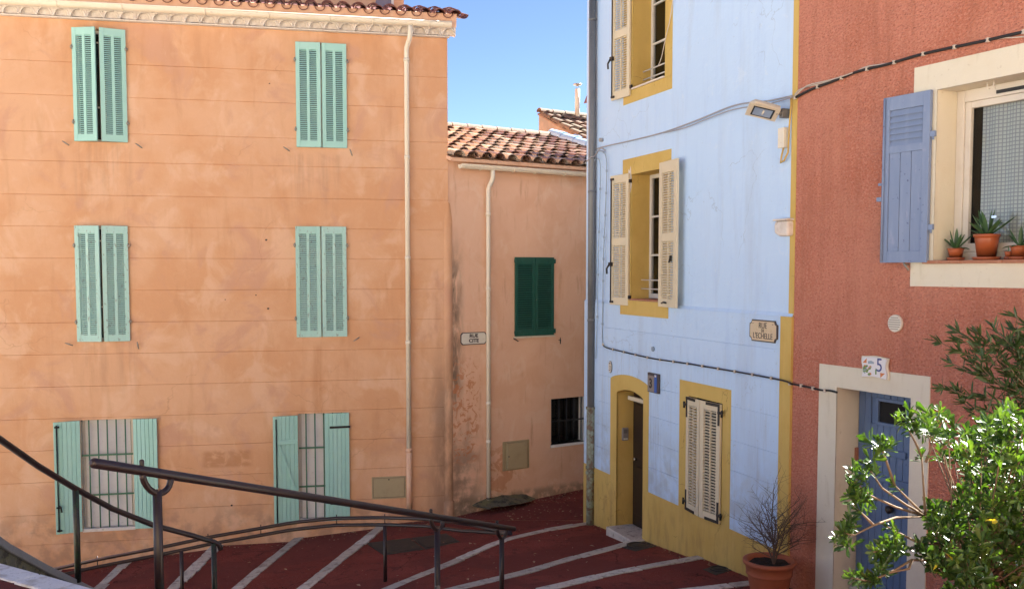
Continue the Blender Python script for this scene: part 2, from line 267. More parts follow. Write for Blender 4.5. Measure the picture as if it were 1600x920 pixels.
M['bargreen'] = mat('green_bar_paint', (.06, .17, .10), .5)
M['black'] = mat('black_iron', (.012, .012, .013), .5)
M['dark'] = mat('dark_interior', (.01, .009, .009), .9)  # near-black colour stands in for unlit interiors
M['darkwood'] = mat('dark_door_wood', (.022, .012, .009), .4, layers=[dict(s=8, lo=.5, hi=.7, c=(.04, .02, .014), f=.6, st=(4, 1, .3))])
M['whitepaint'] = mat('white_reveal_paint', (.84, .82, .78), .7, layers=[dict(s=6, lo=.5, hi=.7, c=(.74, .70, .64), f=.5)])
M['frame'] = mat('white_window_paint', (.66, .62, .55), .5, layers=[dict(s=6, lo=.5, hi=.7, c=(.58, .52, .44), f=.5)])
M['blind'] = mat('white_blind', (.82, .79, .77), .6, layers=[dict(s=3, lo=.4, hi=.7, c=(.72, .68, .67), f=.6), dict(s=20, lo=.6, hi=.7, c=(.5, .45, .4), f=.4)])
M['metal'] = mat('dull_metal', (.32, .30, .26), .5, metal=.6)
M['box'] = mat('beige_box_plastic', (.42, .34, .20), .6, layers=[dict(s=5, lo=.5, hi=.7, c=(.34, .27, .15), f=.5)])
M['pot'] = mat('terracotta_pot', (.37, .105, .045), .65, layers=[dict(s=8, lo=.5, hi=.7, c=(.30, .085, .04), f=.6), dict(s=20, lo=.62, hi=.75, c=(.46, .24, .15), f=.4)], bumps=[dict(s=40, a=.2, h=.003)])
M['potplastic'] = mat('orange_plastic_pot', (.36, .09, .032), .4, layers=[dict(s=8, lo=.5, hi=.7, c=(.30, .075, .03), f=.5)])
M['soil'] = mat('dark_soil', (.02, .014, .01), .95, bumps=[dict(s=40, a=1, h=.03)])
M['sill'] = mat('terracotta_sill', (.38, .16, .09), .7, layers=[dict(s=9, lo=.5, hi=.7, c=(.46, .26, .17), f=.6, d=8), dict(s=20, lo=.6, hi=.7, c=(.12, .07, .05), f=.5)])
M['twig'] = mat('grey_brown_twig', (.11, .075, .055), .9)
M['branch'] = mat('shrub_branch', (.20, .14, .095), .85, bumps=[dict(s=60, a=.5, h=.004)])
M['leaf'] = mat('glossy_leaf', (.045, .10, .015), .36, spec=.5, rnd=[(.028, .07, .014), (.045, .11, .015), (.085, .15, .03), (.055, .11, .022)], layers=[dict(s=30, lo=.55, hi=.7, c=(.08, .13, .02), f=.3)], trans=.28)
M['leafmany'] = mat('glossy_leaves', (.030, .075, .014), .36, spec=.5, layers=[dict(s=9, lo=.42, hi=.6, c=(.075, .14, .028), f=.8), dict(s=14, lo=.5, hi=.62, c=(.02, .055, .012), f=.8, st=(1, 1, 1, 4, 2, 7))], trans=.25)
M['leafyellow'] = mat('yellow_leaf', (.40, .36, .02), .5, trans=.4)
M['oleander'] = mat('narrow_green_leaf', (.035, .075, .02), .5, layers=[dict(s=9, lo=.45, hi=.6, c=(.06, .10, .03), f=.8), dict(s=16, lo=.5, hi=.6, c=(.02, .045, .02), f=.7)], trans=.15)
M['agave'] = mat('agave_leaf', (.05, .12, .05), .45, layers=[dict(s=7, lo=.45, hi=.65, c=(.09, .17, .06), f=.7)], trans=.1)
M['litter'] = mat('dry_leaf', (.30, .15, .08), .9, layers=[dict(s=3, lo=.4, hi=.6, c=(.45, .30, .20), f=.7)])
M['cover'] = mat('cast_cover', (.030, .026, .022), .7, layers=[dict(s=9, lo=.5, hi=.7, c=(.06, .045, .035), f=.6)], bumps=[dict(s=60, a=.5, h=.004)])
M['cable'] = mat('grey_cable', (.34, .34, .36), .6)
M['bluecable'] = mat('painted_cable', (.30, .38, .48), .6)
M['cableblack'] = mat('black_cable', (.015, .015, .016), .6)
M['cablewhite'] = mat('white_cable', (.55, .5, .44), .6)
M['enamel'] = mat('beige_enamel', (.62, .50, .34), .4, layers=[dict(s=20, lo=.5, hi=.7, c=(.52, .38, .22), f=.5)])
M['enamelwhite'] = mat('white_enamel', (.72, .68, .58), .4, layers=[dict(s=30, lo=.55, hi=.7, c=(.6, .52, .4), f=.5)])
M['ink'] = mat('dark_lettering', (.06, .05, .055), .5)
M['inkblue'] = mat('blue_lettering', (.05, .07, .25), .5)
M['signgrey'] = mat('grey_sign_face', (.24, .215, .20), .5)
M['signblue'] = mat('blue_sign_stripe', (.03, .12, .45), .5)
M['lamp'] = mat('cream_lamp_casing', (.62, .56, .44), .5, layers=[dict(s=9, lo=.5, hi=.7, c=(.5, .42, .3), f=.5)])
M['reflector'] = mat('lamp_reflector', (.55, .55, .55), .3, metal=.9)
M['curtain'] = mat('checked_curtain', (.36, .38, .36), .9)
M['plastergrey'] = mat('grey_brown_render', (.27, .215, .18), .9, layers=[dict(s=2, lo=.45, hi=.62, c=(.20, .17, .15), f=.8, d=8), dict(s=9, lo=.5, hi=.7, c=(.33, .26, .21), f=.4, d=8)], bumps=PLB)
M['slate'] = mat('lilac_grey_panel', (.22, .19, .22), .8, layers=[dict(s=3, lo=.45, hi=.65, c=(.16, .15, .22), f=.6, st=(2, 1, .4))])
M['ceramic'] = mat('glazed_tile_white', (.66, .66, .70), .3)
M['ceramicorange'] = mat('glazed_orange', (.55, .16, .03), .35)
M['ceramicgreen'] = mat('glazed_green', (.12, .22, .05), .35)
M['ceramicpink'] = mat('glazed_pink', (.55, .22, .20), .35)
M['ceramicblue'] = mat('glazed_blue_grey', (.25, .33, .42), .35)
M['glass'] = glass_mat('window_glass', (.9, .91, .88))
M['steel'] = mat('shiny_metal', (.5, .5, .5), .2, metal=1)
# the curtain's woven checks are flat print
def curtain_print():
    m = M['curtain']; N = m.node_tree.nodes; L = m.node_tree.links; b = N['Principled BSDF']
    tc = N.new('ShaderNodeTexCoord'); col = None
    for d, sc in (('X', 9), ('Z', 9)):
        w = N.new('ShaderNodeTexWave'); w.bands_direction = d; w.inputs['Scale'].default_value = sc; w.inputs['Distortion'].default_value = .15; L.new(tc.outputs['Object'], w.inputs[0])
        r = N.new('ShaderNodeMapRange'); r.inputs[1].default_value = .0; r.inputs[2].default_value = .35; L.new(w.outputs['Fac'], r.inputs[0])
        if col is None: col = r.outputs[0]
        else:
            q = N.new('ShaderNodeMath'); q.operation = 'MULTIPLY'; L.new(col, q.inputs[0]); L.new(r.outputs[0], q.inputs[1]); col = q.outputs[0]
    mx = N.new('ShaderNodeMix'); mx.data_type = 'RGBA'; L.new(col, mx.inputs[0]); mx.inputs[6].default_value = (.34, .35, .36, 1); mx.inputs[7].default_value = (.60, .62, .58, 1)
    L.new(mx.outputs[2], b.inputs['Base Color'])
curtain_print()

# ------------------------------------------------------------------ the walls' ground traces
WO = Wall((-8.6, 16.60 - (8.6 - 1.10) / 4.733), (4.733, 1))          # big orange house
UC = (Vector((-1.10, 16.60, 0)) - WO.O).dot(WO.d)                    # its right corner
WS = Wall((-1.13, 16.60), (1.533, 1))                                # small peach house
WB = Wall((1.215, 15.78), (.3667, -1))                               # pale blue house
UB = 5.52                                                            # its length
_c = WB.P(UB, 0, 0)
WP = Wall((_c.x, _c.y), (.493, -1))                                  # terracotta house

# wall faces split into bands between joints, holes left open
def cells(za, zb, u0, u1, holes):
    zs = sorted({za, zb} | {z for h in holes for z in (h[2], h[3]) if za < z < zb}); out = []
    for a, b in zip(zs, zs[1:]):
        hs = sorted((max(h[0], u0), min(h[1], u1)) for h in holes if h[2] < b - 1e-6 and h[3] > a + 1e-6 and h[0] < u1 and h[1] > u0)
        x = u0
        for h0, h1 in hs:
            if h0 > x: out.append((x, h0, a, b))
            x = max(x, h1)
        if x < u1: out.append((x, u1, a, b))
    return out
def band(name, za, zb, u0, u1, holes, y, g, m, parent, gap=.006, top=True, bot=True):
    mb = MB(); a, b = za + (gap if bot else 0), zb - (gap if top else 0)
    for (x0, x1, p, q) in cells(a, b, u0, u1, holes):
        mb.quad((x0, y, p), (x1, y, p), (x1, y, q), (x0, y, q))
        if q == b and top: mb.quad((x0, y, q), (x1, y, q), (x1, y + g, q + .002), (x0, y + g, q + .002))
        if p == a and bot: mb.quad((x0, y + g, p - .002), (x1, y + g, p - .002), (x1, y, p), (x0, y, p))
    return mb.build(name, m, parent)
def flat(mb, za, zb, u0, u1, holes, y, m=0):
    for (x0, x1, p, q) in cells(za, zb, u0, u1, holes): mb.quad((x0, y, p), (x1, y, p), (x1, y, q), (x0, y, q), m)
def reveal(name, h, y0, y1, m, parent, sill=True):
    x0, x1, z0, z1 = h; mb = MB()
    mb.quad((x0, y0, z0), (x0, y0, z1), (x0, y1, z1), (x0, y1, z0)); mb.quad((x1, y0, z1), (x1, y0, z0), (x1, y1, z0), (x1, y1, z1))
    mb.quad((x0, y0, z1), (x1, y0, z1), (x1, y1, z1), (x0, y1, z1))
    if sill: mb.quad((x0, y1, z0), (x1, y1, z0), (x1, y0, z0), (x0, y0, z0))
    return mb.build(name, m, parent)

def room(h, y0, y1, parent, e=.0):  # open box whose near-black paint gives the darkness behind an opening
    x0, x1, z0, z1 = h; x0 -= e; x1 += e; z0 -= e; z1 += e; mb = MB()
    mb.quad((x0, y1, z0), (x1, y1, z0), (x1, y1, z1), (x0, y1, z1)); mb.quad((x0, y0, z0), (x0, y1, z0), (x0, y1, z1), (x0, y0, z1)); mb.quad((x1, y1, z0), (x1, y0, z0), (x1, y0, z1), (x1, y1, z1))
    mb.quad((x0, y0, z0), (x1, y0, z0), (x1, y1, z0), (x0, y1, z0)); mb.quad((x0, y1, z1), (x1, y1, z1), (x1, y0, z1), (x0, y0, z1)); return mb.build('dark_room', M['dark'], parent)
# shutter leaves: local x runs away from the hinge (sg = +1 right, -1 left), y = -t at the street side, z from the foot
def louvre_leaf(house, u, off, z0, w, h, sg, ang, paint, panels, pitch=.031, cols=2, stile=.055, slat_single=False, iron=None, label=None, t=.032, mull=.03, ov=.27):
    T = Matrix.Translation((u, -off, z0)) @ Matrix.Rotation(R(ang), 4, 'Z')
    fr = MB(); X = lambda a, b: (min(a * sg, b * sg), max(a * sg, b * sg))
    def bx(mb, a, b, y0, y1, c, d, m=0): x0, x1 = X(a, b); mb.box(x0, x1, y0, y1, c, d, m)
    bx(fr, 0, stile, -t, 0, 0, h); bx(fr, w - stile, w, -t, 0, 0, h)
    zs = [0] + [p for pr in panels for p in pr[:2]] + [h]
    for i in range(0, len(zs), 2): bx(fr, stile, w - stile, -t + .002, -.002, zs[i], zs[i + 1])
    slats = []
    for pr in panels:
        a, b = pr[0], pr[1]
        if len(pr) > 2:                                       # solid panel of boards
            k = pr[2]; ww = (w - 2 * stile) / k
            for i in range(k): slats.append(('plank', stile + i * ww + .003, stile + (i + 1) * ww - .003, a, b))
            continue
        iw = (w - 2 * stile - mull * (cols - 1)) / cols
        for c in range(cols):
            x = stile + c * (iw + mull)
            if c: bx(fr, x - mull, x, -t + .003, -.003, a, b)
            n = max(1, int((b - a) / pitch)); p = (b - a) / n
            for i in range(n): slats.append(('slat', x, x + iw, a + (i + .5) * p, p))
    leaf = fr.build('shutter', paint, house, T, bevel=.003, label=label)
    def slat_mesh(mb, x0, x1, p, zc):
        x0, x1 = X(x0, x1); q = p * ov; d = .011
        yf, yb = -t + .006, -.007                             # outer edge low, inner edge high
        vs = [(x0, yf, zc - q), (x1, yf, zc - q), (x1, yb, zc + q), (x0, yb, zc + q)]
        vs += [(x, y, z + .007) for x, y, z in vs]
        mb.add(vs, [(3, 2, 1, 0), (4, 5, 6, 7), (0, 1, 5, 4), (1, 2, 6, 5), (2, 3, 7, 6), (3, 0, 4, 7)])
    if slat_single:
        cache = {}
        for s in slats:
            if s[0] == 'slat':
                k = (round(s[1], 3), round(s[2], 3))
                if k not in cache: q = MB(); slat_mesh(q, s[1], s[2], s[4], 0); cache[k] = q.mesh('slat', paint)
                inst('slat', cache[k], leaf, Matrix.Translation((0, 0, s[3])) @ Matrix.Rotation(random.uniform(-.01, .01), 4, 'Y'))
    else:
        q = MB()
        for s in slats:
            if s[0] == 'slat': slat_mesh(q, s[1], s[2], s[4], s[3])
        if q.v: q.build('louvre_slats', paint, leaf, kind='stuff')
    for s in slats:
        if s[0] == 'plank':
            q = MB(); bx(q, s[1], s[2], -t + .012, -.006, s[3], s[4]); q.build('plank', paint, leaf, bevel=.002)
    return leaf
def plank_leaf(house, u, off, z0, w, h, sg, ang, paint, n=6, label=None):
    T = Matrix.Translation((u, -off, z0)) @ Matrix.Rotation(R(ang), 4, 'Z'); X = lambda a, b: (min(a * sg, b * sg), max(a * sg, b * sg))
    core = MB(); x0, x1 = X(.004, w - .004); core.box(x0, x1, -.012, 0, .004, h - .004)
    leaf = core.build('shutter', paint, house, T, label=label)
    for i in range(n):
        a, b = X(w * i / n + .002, w * (i + 1) / n - .002); q = MB(); q.box(a, b, -.032 - random.uniform(0, .0015), -.0125, random.uniform(0, .002), h - random.uniform(0, .002)); q.build('plank', paint, leaf, bevel=.003)
    return leaf, X
def hook(house, u, z, a=-35, m='metal'):                   # little shutter dog on the wall
    q = MB(); q.tube([(u, 0, z), (u, -.05, z)], .007, 6)
    dx, dz = math.cos(R(a)), math.sin(R(a)); q.tube([(u - dx * .05, -.05, z - dz * .05), (u, -.055, z), (u + dx * .07, -.05, z + dz * .07)], [.006, .012, .008], 6)
    q.build('shutter_dog', M[m], house)
def pipe(name, pts, r, m, parent, rings=(), n=12, rr=1.18, rh=.03):
    q = MB(); q.tube(pts, r, n)
    o = q.build(name, m, parent)
    for p in rings:
        p = Vector(p); c = MB(); c.tube([p - Vector((0, 0, rh)), p + Vector((0, 0, rh))], r * rr, n); c.tube([p, p + Vector((0, r + .05, 0))], .008, 5); c.build('pipe_clip', m, o)
    return o
def gutter(name, u0, u1, yc, zc, r, m, parent, brackets, slope=0):
    q = MB(); n = 10; vs = []; fs = []
    for x in (u0, u1):
        dz = slope * (x - u0)
        for rr in (r, r - .006):
            for i in range(n + 1):
                a = math.pi + math.pi * i / n; vs.append((x, yc + rr * math.cos(a), zc + dz + rr * math.sin(a) * 1.0))
    k = n + 1
    for i in range(n):
        fs += [(i, i + 1, 2 * k + i + 1, 2 * k + i), (k + i + 1, k + i, 3 * k + i, 3 * k + i + 1)]
    fs += [(0, 2 * k, 3 * k, k), (n, k + n, 3 * k + n, 2 * k + n)]
    q.add(vs, fs, 0, True)
    for x in (u0, u1):
        pts = [(x, yc + r * math.cos(math.pi + math.pi * i / n), zc + slope * (x - u0) + r * math.sin(math.pi + math.pi * i / n)) for i in range(n + 1)]
        q.add(pts, [list(range(n + 1))], 0)
    q.tube([(u0, yc - r, zc), (u1, yc - r, zc + slope * (u1 - u0))], .011, 6)
    g = q.build(name, m, parent)
    for b in brackets:
        dz = slope * (b - u0)
        c = MB(); c.tube([(b, yc + (r + .006) * math.cos(math.pi + math.pi * i / n), zc + dz + (r + .006) * math.sin(math.pi + math.pi * i / n)) for i in range(n + 1)], .007, 5); c.build('gutter_bracket', m, g)
    return g

# roof tiles
def tile_mesh(name, m, L=.46, w0=.095, w1=.078, th=.013, seg=7, up=True):
    mb = MB(); vs = []; s = 1 if up else -1
    for (y, w) in ((0, w0), (L, w1)):
        for r in (w, w - th):
            for i in range(seg + 1):
                a = math.pi * i / seg; vs.append((r * math.cos(a), y, s * r * .85 * math.sin(a)))
    k = seg + 1; f1 = []; f2 = []
    for i in range(seg):
        f1 += [(i, i + 1, 2 * k + i + 1, 2 * k + i), (k + i + 1, k + i, 3 * k + i, 3 * k + i + 1)]
        f2 += [(i + 1, i, k + i, k + i + 1)]
    f2 += [(0, 2 * k, 3 * k, k), (seg, k + seg, 3 * k + seg, 2 * k + seg)]
    mb.add(vs, f1, 0, True); mb.add(vs, f2, 0, False); return mb.mesh(name, m)

# ================================================================== BIG ORANGE HOUSE
HO = empty('orange_house', WO.M, 'large orange rendered house with six mint green shuttered windows and cream gutter', 'house')
ZC = WO.z(350, 43); EAVE = ZC + .42
def hole(Wl, x0, x1, y0, y1, xm=None):                      # opening read at its left top and right bottom corners
    ym = (y0 + y1) / 2; xm = (x0 + x1) / 2
    return (Wl.u(x0, ym), Wl.u(x1, ym), Wl.z(xm, y1), Wl.z(xm, y0))
OW = [hole(WO, 116, 197, 46, 222), hole(WO, 463, 541, 68, 231), hole(WO, 120, 201, 353, 533), hole(WO, 463, 541, 354, 526), hole(WO, 128, 209, 655, 827), hole(WO, 467, 546, 645, 812)]
JY = [93, 146, 204, 250, 303, 353, 403, 454, 505, 555, 606, 656, 706, 756, 807, 854]
jz = [ZC] + [WO.z(0, y) for y in JY] + [-1.6]
for i in range(len(jz) - 1):
    band('render_band', jz[i + 1], jz[i], -.6, UC, OW, 0, .012, M['orange'], HO, gap=.0055, top=i > 0, bot=i < len(jz) - 2)
mb = MB(); flat(mb, -1.6, EAVE, -.6, UC, OW, .012)
mb.quad((UC, 0, -1.6), (UC, 7, -1.6), (UC, 7, EAVE), (UC, 0, EAVE)); mb.quad((-.6, 7, -1.6), (-.6, 0, -1.6), (-.6, 0, EAVE), (-.6, 7, EAVE))
mb.quad((UC, 7, -1.6), (-.6, 7, -1.6), (-.6, 7, EAVE), (UC, 7, EAVE)); mb.build('wall', M['orange'], HO)
q = MB(); q.lathe([(.112, -.9), (.112, 5.0), (.09, 5.3), (.05, 5.45), (0, 5.47)], 24, (UC - .02, .10, 0)); q.build('corner_post', M['orange'], HO)
q = MB(); q.lathe([(.128, -.9), (.128, .11), (.113, .125)], 24, (UC - .02, .10, 0)); q.build('post_foot', M['orange'], HO)
for k, h in enumerate(OW):
    d = .16; reveal('window_reveal', h, 0.0, d, M['cream'] if k > 3 else M['orange'], HO)
    f = MB(); x0, x1, z0, z1 = h; w = .05
    for a in ((x0, x0 + w, z0, z1), (x1 - w, x1, z0, z1), (x0 + w, x1 - w, z0, z0 + w), (x0 + w, x1 - w, z1 - w, z1), ((x0 + x1) / 2 - .03, (x0 + x1) / 2 + .03, z0 + w, z1 - w)): f.box(a[0], a[1], d - .045, d, a[2], a[3])
    fo = f.build('window', M['frame'], HO, bevel=.003)
    g = MB(); g.quad((x0, d - .02, z0), (x1, d - .02, z0), (x1, d - .02, z1), (x0, d - .02, z1)); g.build('pane', M['glass'], fo)
    room(h, d + .002, d + .6, fo)
# louvred shutters of the two upper rows
for k, (al, ar) in enumerate(((19, 15), (3.5, 1.0), (12, 9), (1.5, 2.2))):
    x0, x1, z0, z1 = OW[k]; h = z1 - z0; w = (x1 - x0) / 2 - (.004 if k % 2 else .002)
    pm = M['mint'] if k < 2 else M['mint_old']
    for sg, u, an in ((1, x0 - .005, -al), (-1, x1 + .005, ar)):
        louvre_leaf(HO, u, .006, z0, w, h, sg, an, pm, [(.11, h - .12)], stile=.065, mull=.045)
        for zz in (z0 + h * .17, z0 + h * .83):
            c = MB(); c.box(u - .035 if sg > 0 else u - .01, u + .01 if sg > 0 else u + .035, -.045, 0, zz - .012, zz + .012); c.tube([(u - sg * .012, -.045, zz - .035), (u - sg * .012, -.045, zz + .035)], .012, 8); c.build('hinge', M['metal'], HO)
    c = MB(); xm = (x0 + x1) / 2
    for zz in (z0 + h * .3, z0 + h * .87): c.box(xm - .035, xm + .035, -.07, -.055, zz - .012, zz + .012)
    if k in (0, 2): c.build('shutter_catch', M['metal'], HO)
for (x, y, a) in ((103, 224, -35), (217, 228, -35), (447, 233, -35), (548, 238, -70), (108, 537, -20), (216, 538, -80), (556, 530, 35), (247, 832, -85)):
    u, z = WO.uz(x, y); hook(HO, u, z, a)
# ground floor windows: board shutters, green bars, slatted blinds
for k in (4, 5):
    x0, x1, z0, z1 = OW[k]; h = z1 - z0; W2 = (x1 - x0) / 2
    bl = MB(); n = int(h / .021)
    for i in range(n):
        zc = z0 + .04 + (h - .05) * i / n; bl.add([(x0 + .05, .085, zc), (x1 - .05, .085, zc), (x1 - .05, .100, zc + .0185), (x0 + .05, .100, zc + .0185)], [(0, 1, 2, 3)])
    bl.build('blind_slats', M['blind'], HO, kind='stuff')
    sl_ = MB(); sl_.box(x0 - .01, x1 + .01, -.02, .12, z0 - .02, z0 + .035); sl_.build('window_sill', M['white'], HO, bevel=.008)
    b = MB(); b.box(x0 + .003, x1 - .003, .022, .030, z0 + h * .32 - .014, z0 + h * .32 + .014); go = b.build('window_grille', M['bargreen'], HO)
    b = MB(); b.box(x0 + .003, x1 - .003, .022, .030, z0 + h * .68 - .014, z0 + h * .68 + .014); b.build('cross_bar', M['bargreen'], go)
    nb = 5
    for i in range(nb):
        xx = x0 + (x1 - x0) * (i + .85) / (nb + .7); c = MB(); c.tube([(xx, .026, z0 + .036), (xx, .026, z1)], .011, 8); c.build('bar', M['bargreen'], go)
    fx = lambda v: v
    if k == 4:
        leaf, X = plank_leaf(HO, x0 - .01, .012, z0 + .0, W2 * .99, h, -1, 17, M['mint'], 6)
        c = MB(); a, bb = X(W2 * .86, W2 * .89); xx = (a + bb) / 2; c.tube([(xx, -.047, .04), (xx, -.047, h - .05)], .011, 8)
        for zz in (.06, h * .24, h - .08): c.box(xx - .03, xx + .045, -.06, -.034, zz - .012, zz + .012)
        c.tube([(xx, -.06, h * .26), (xx + .03, -.075, h * .25), (xx + .045, -.07, h * .2)], .013, 8); c.build('espagnolette', M['black'], leaf)
        leaf, X = plank_leaf(HO, x1 + .01, .012, z0 + .0, W2 * .95, h, 1, -3, M['mint'], 6)
    else:
        leaf, X = plank_leaf(HO, x0 - .01, .012, z0 - .02, W2 * .98, h, -1, 9, M['mint'], 6)
        for zz in (h * .28, h * .76):
            c = MB(); a, bb = X(.01, W2 * .8); c.box(a, bb, -.052, -.033, zz - .035, zz + .035); c.build('cross_rail', M['mint'], leaf, bevel=.004)
        c = MB(); a0, a1 = X(.03, .07), X(W2 * .72, W2 * .76); c.add([(a0[0], -.033, h * .30), (a0[1], -.033, h * .30), (a1[1], -.033, h * .735), (a1[0], -.033, h * .735), (a0[0], -.052, h * .30), (a0[1], -.052, h * .30), (a1[1], -.052, h * .735), (a1[0], -.052, h * .735)], [(4, 5, 6, 7), (0, 4, 7, 3), (5, 1, 2, 6), (0, 1, 5, 4), (3, 7, 6, 2)]); c.build('brace', M['mint'], leaf)
        c = MB(); a, bb = X(W2 * .84, W2 * .88); xx = (a + bb) / 2; c.tube([(xx, -.045, .02), (xx, -.045, h - .05)], .010, 8); c.box(xx - .02, xx + .035, -.06, -.034, h * .28, h * .31); c.build('espagnolette', M['black'], leaf)
        leaf, X = plank_leaf(HO, x1 + .0, .012, z0 + .0, W2 * .98, h, -1, 4, M['mint'], 6)
        for zz in (h * .16, h * .87):
            c = MB(); a, bb = X(-.015, W2 * .78); c.box(a, bb, -.043, -.033, zz - .018, zz + .018)
            for e in (.25, .5, .75): c.tube([(a + (bb - a) * e, -.048, zz), (a + (bb - a) * e, -.042, zz)], .012, 6)
            c.build('strap_hinge', M['black'], leaf)
for (x, y, r_) in ((416, 375, .02), (419, 482, .02), (400, 461, .012), (352, 468, .010), (421, 131, .012), (362, 789, .018)):
    u, z = WO.uz(x, y); q = MB(); q.prism([(u + r_ * (1 + .3 * math.sin(3 * k)) * math.cos(2 * math.pi * k / 9), z + r_ * .8 * math.sin(2 * math.pi * k / 9)) for k in range(9)], -.0035, .0); q.build('wall_chip', M['darkwood'], HO)
# cornice: plaster band over a row of half-round tiles
c = MB(); c.box(-.6, UC + .10, -.17, .0, ZC + .13, ZC + .34); c.build('cornice', M['white'], HO, bevel=.01)
c = MB(); c.box(-.6, UC + .03, -.10, .0, ZC + .0, ZC + .022); c.build('cornice_lip', M['white'], HO, bevel=.006)
ct = MB(); pt0 = (UC + .6) / 34; r0 = pt0 * .43
a_ = [(r0 * math.cos(R(t)), .012 + r0 * 1.05 * math.sin(R(t))) for t in range(0, 181, 15)]
o_ = [(pt0 / 2 if i == 0 else (-pt0 / 2 if i == 12 else pt0 / 2 * (1 - 2 * i / 12)), .135 if 0 < i < 12 else .135) for i in range(13)]
ct.prism([(r0, 0), (pt0 / 2, 0), (pt0 / 2, .135), a_[0]][0:4], -.135, 0)
for i in range(12): ct.prism([a_[i], o_[i], o_[i + 1], a_[i + 1]], -.135 + .0001 * i, 0)
ct.prism([a_[-1], (-pt0 / 2, .135), (-pt0 / 2, 0), (-r0, 0)], -.135, 0)
ct.tube([(x, -.128, z) for x, z in a_], .014, 6)
ct.prism([(x, z) for x, z in a_], -.075, 0)
ctm = ct.mesh('cornice_tile', M['white']); nct = 34; pt = (UC + .6) / nct
for i in range(nct + 1): inst('cornice_tile', ctm, HO, Matrix.Translation((UC - i * pt + .0, random.uniform(-.01, .01), ZC + .0225)) @ Matrix.Rotation(random.uniform(-.04, .04), 4, 'Y'))
gz = WO.z(640, 33, .26); UG = WO.u(706, 40, .3)
gutter('gutter', -.6, UG, -.255, gz, .075, M['gutter'], HO, [WO.u(x, 20, .33) for x in (88, 190, 320, 420, 515, 583, 671)])
du = WO.u(637, 400, .06)
p0 = (WO.u(641, 50, .25), -.255, gz - .07); dp_ = [p0, (p0[0], -.25, gz - .19), (p0[0] - .01, -.2, gz - .28), (du, -.09, gz - .40), (du, -.06, gz - .48), (du, -.06, WO.z(637, 702, .06))]
pipe('downpipe', dp_, .041, M['gutter'], HO, [(du, -.06, WO.z(637, y, .06)) for y in (94, 246, 403, 535)])
pipe('downpipe_foot', [(du, -.06, WO.z(637, 700, .06)), (du, -.06, WO.z(637, 806, .06))], .048, M['peach'], HO, [(du, -.06, WO.z(637, 703, .06))])
# roof: three rows of tiles at the edge, the slab behind them
rs = .30; RT = Matrix.Translation((0, -.335, gz + .075)) @ Matrix.Rotation(math.atan(rs), 4, 'X')
c = MB(); c.box(-.7, UC + .13, .2, 4.2, -.06, -.012, T=RT); c.build('roof', M['tiledark'], HO)
c = MB(); c.box(-.7, UC + .12, .07, .20, -.16, .055, T=RT); c.build('eave_filling', M['peach'], HO)
tm = tile_mesh('roof_tile', M['tiledark'], w0=.10, w1=.085, th=.016, seg=9); tc_ = tile_mesh('channel_tile', M['tiledark'], w0=.085, w1=.10, th=.014, up=False)
pt = .262; n = int((UC + .8) / pt)
for r in range(3):
    for i in range(n):
        x = UC + .10 - i * pt
        inst('roof_tile', tm, HO, RT @ Matrix.Translation((x + random.uniform(-.012, .012), r * .38 + random.uniform(-.02, .02), .05 + r * .004)) @ Matrix.Rotation(random.uniform(-.03, .03), 4, 'Z') @ Matrix.Rotation(-.03, 4, 'X'))
        if r < 2: inst('channel_tile', tc_, HO, RT @ Matrix.Translation((x + pt / 2, r * .38 + .03, .055)))
# the taller block set back behind that roof
WK = Wall((WO.P(0, 3.2, 0).x, WO.P(0, 3.2, 0).y), (4.733, 1))
HK = empty('setback_house', WK.M, 'taller peach block rising behind the roof of the orange house', 'house')
kr = WK.u(631, 5)
c = MB(); c.box(-.6, kr, 0, 4, 6.0, 10.6); c.build('wall', M['orange'], HK)
c = MB(); c.box(-.7, kr + .1, -.2, 4.1, 10.6, 10.75); c.build('roof', M['tiledark'], HK)
c = MB(); a, b = WK.uz(577, 2); e, f = WK.uz(611, 2); c.prism([(a, b - 1), (e, b - 1), (e + .0, b + .6), (a + .2, b + .6)], -.035, -.0); c.build('slate_panel', M['slate'], HK)
c = MB(); c.box(e, e + .05, -.05, -.0, b - 1, b + .6); c.build('flashing', M['frame'], HK)

# ================================================================== SMALL PEACH HOUSE
HS = empty('peach_house', WS.M, 'small peach house under glinting clay tiles at the end of the lane', 'house')
SW = hole(WS, 861, 914, 621, 692); SG = hole(WS, 804, 864, 402, 524); SU = 4.32
zr = WS.z(820, 262); EZ = zr + .03
mb = MB(); flat(mb, -.8, EZ + .04, 0, SU, [SW, SG], 0)
mb.quad((SU, 0, -.8), (SU, 4, -.8), (SU, 4, EZ), (SU, 0, EZ)); mb.quad((SU, 8, -.8), (0, 8, -.8), (0, 8, EZ), (SU, 8, EZ)); mb.quad((0, 8, -.8), (0, 0, -.8), (0, 0, EZ), (0, 8, EZ)); mb.build('wall', M['peach'], HS)
reveal('window_reveal', SW, 0, .22, M['whitepaint'], HS)
c = MB(); x0, x1, z0, z1 = SW; c.box(x0 - .01, x1 + .02, -.015, .2, z0 - .05, z0); c.build('window_sill', M['whitepaint'], HS, bevel=.005)
c = MB(); c.box(x1 + .001, x1 + .03, -.008, .0, z0, z1 + .02); c.build('window_edge', M['whitepaint'], HS)
c = MB(); c.quad((x0, .2, z0), (x1, .2, z0), (x1, .2, z1), (x0, .2, z1)); wo = c.build('window', M['glass'], HS)
room(SW, .202, .8, wo)
c = MB(); c.box(x0, x1 - .01, .025, .04, (z0 + z1) / 2 - .012, (z0 + z1) / 2 + .012); go = c.build('window_grille', M['black'], HS)
for i in range(5):
    xx = x0 + .03 + (x1 - x0 - .10) * i / 4; c = MB(); c.tube([(xx, .033, z0 + .03), (xx, .033, z1 - .0)], .012, 8); c.build('bar', M['black'], go)
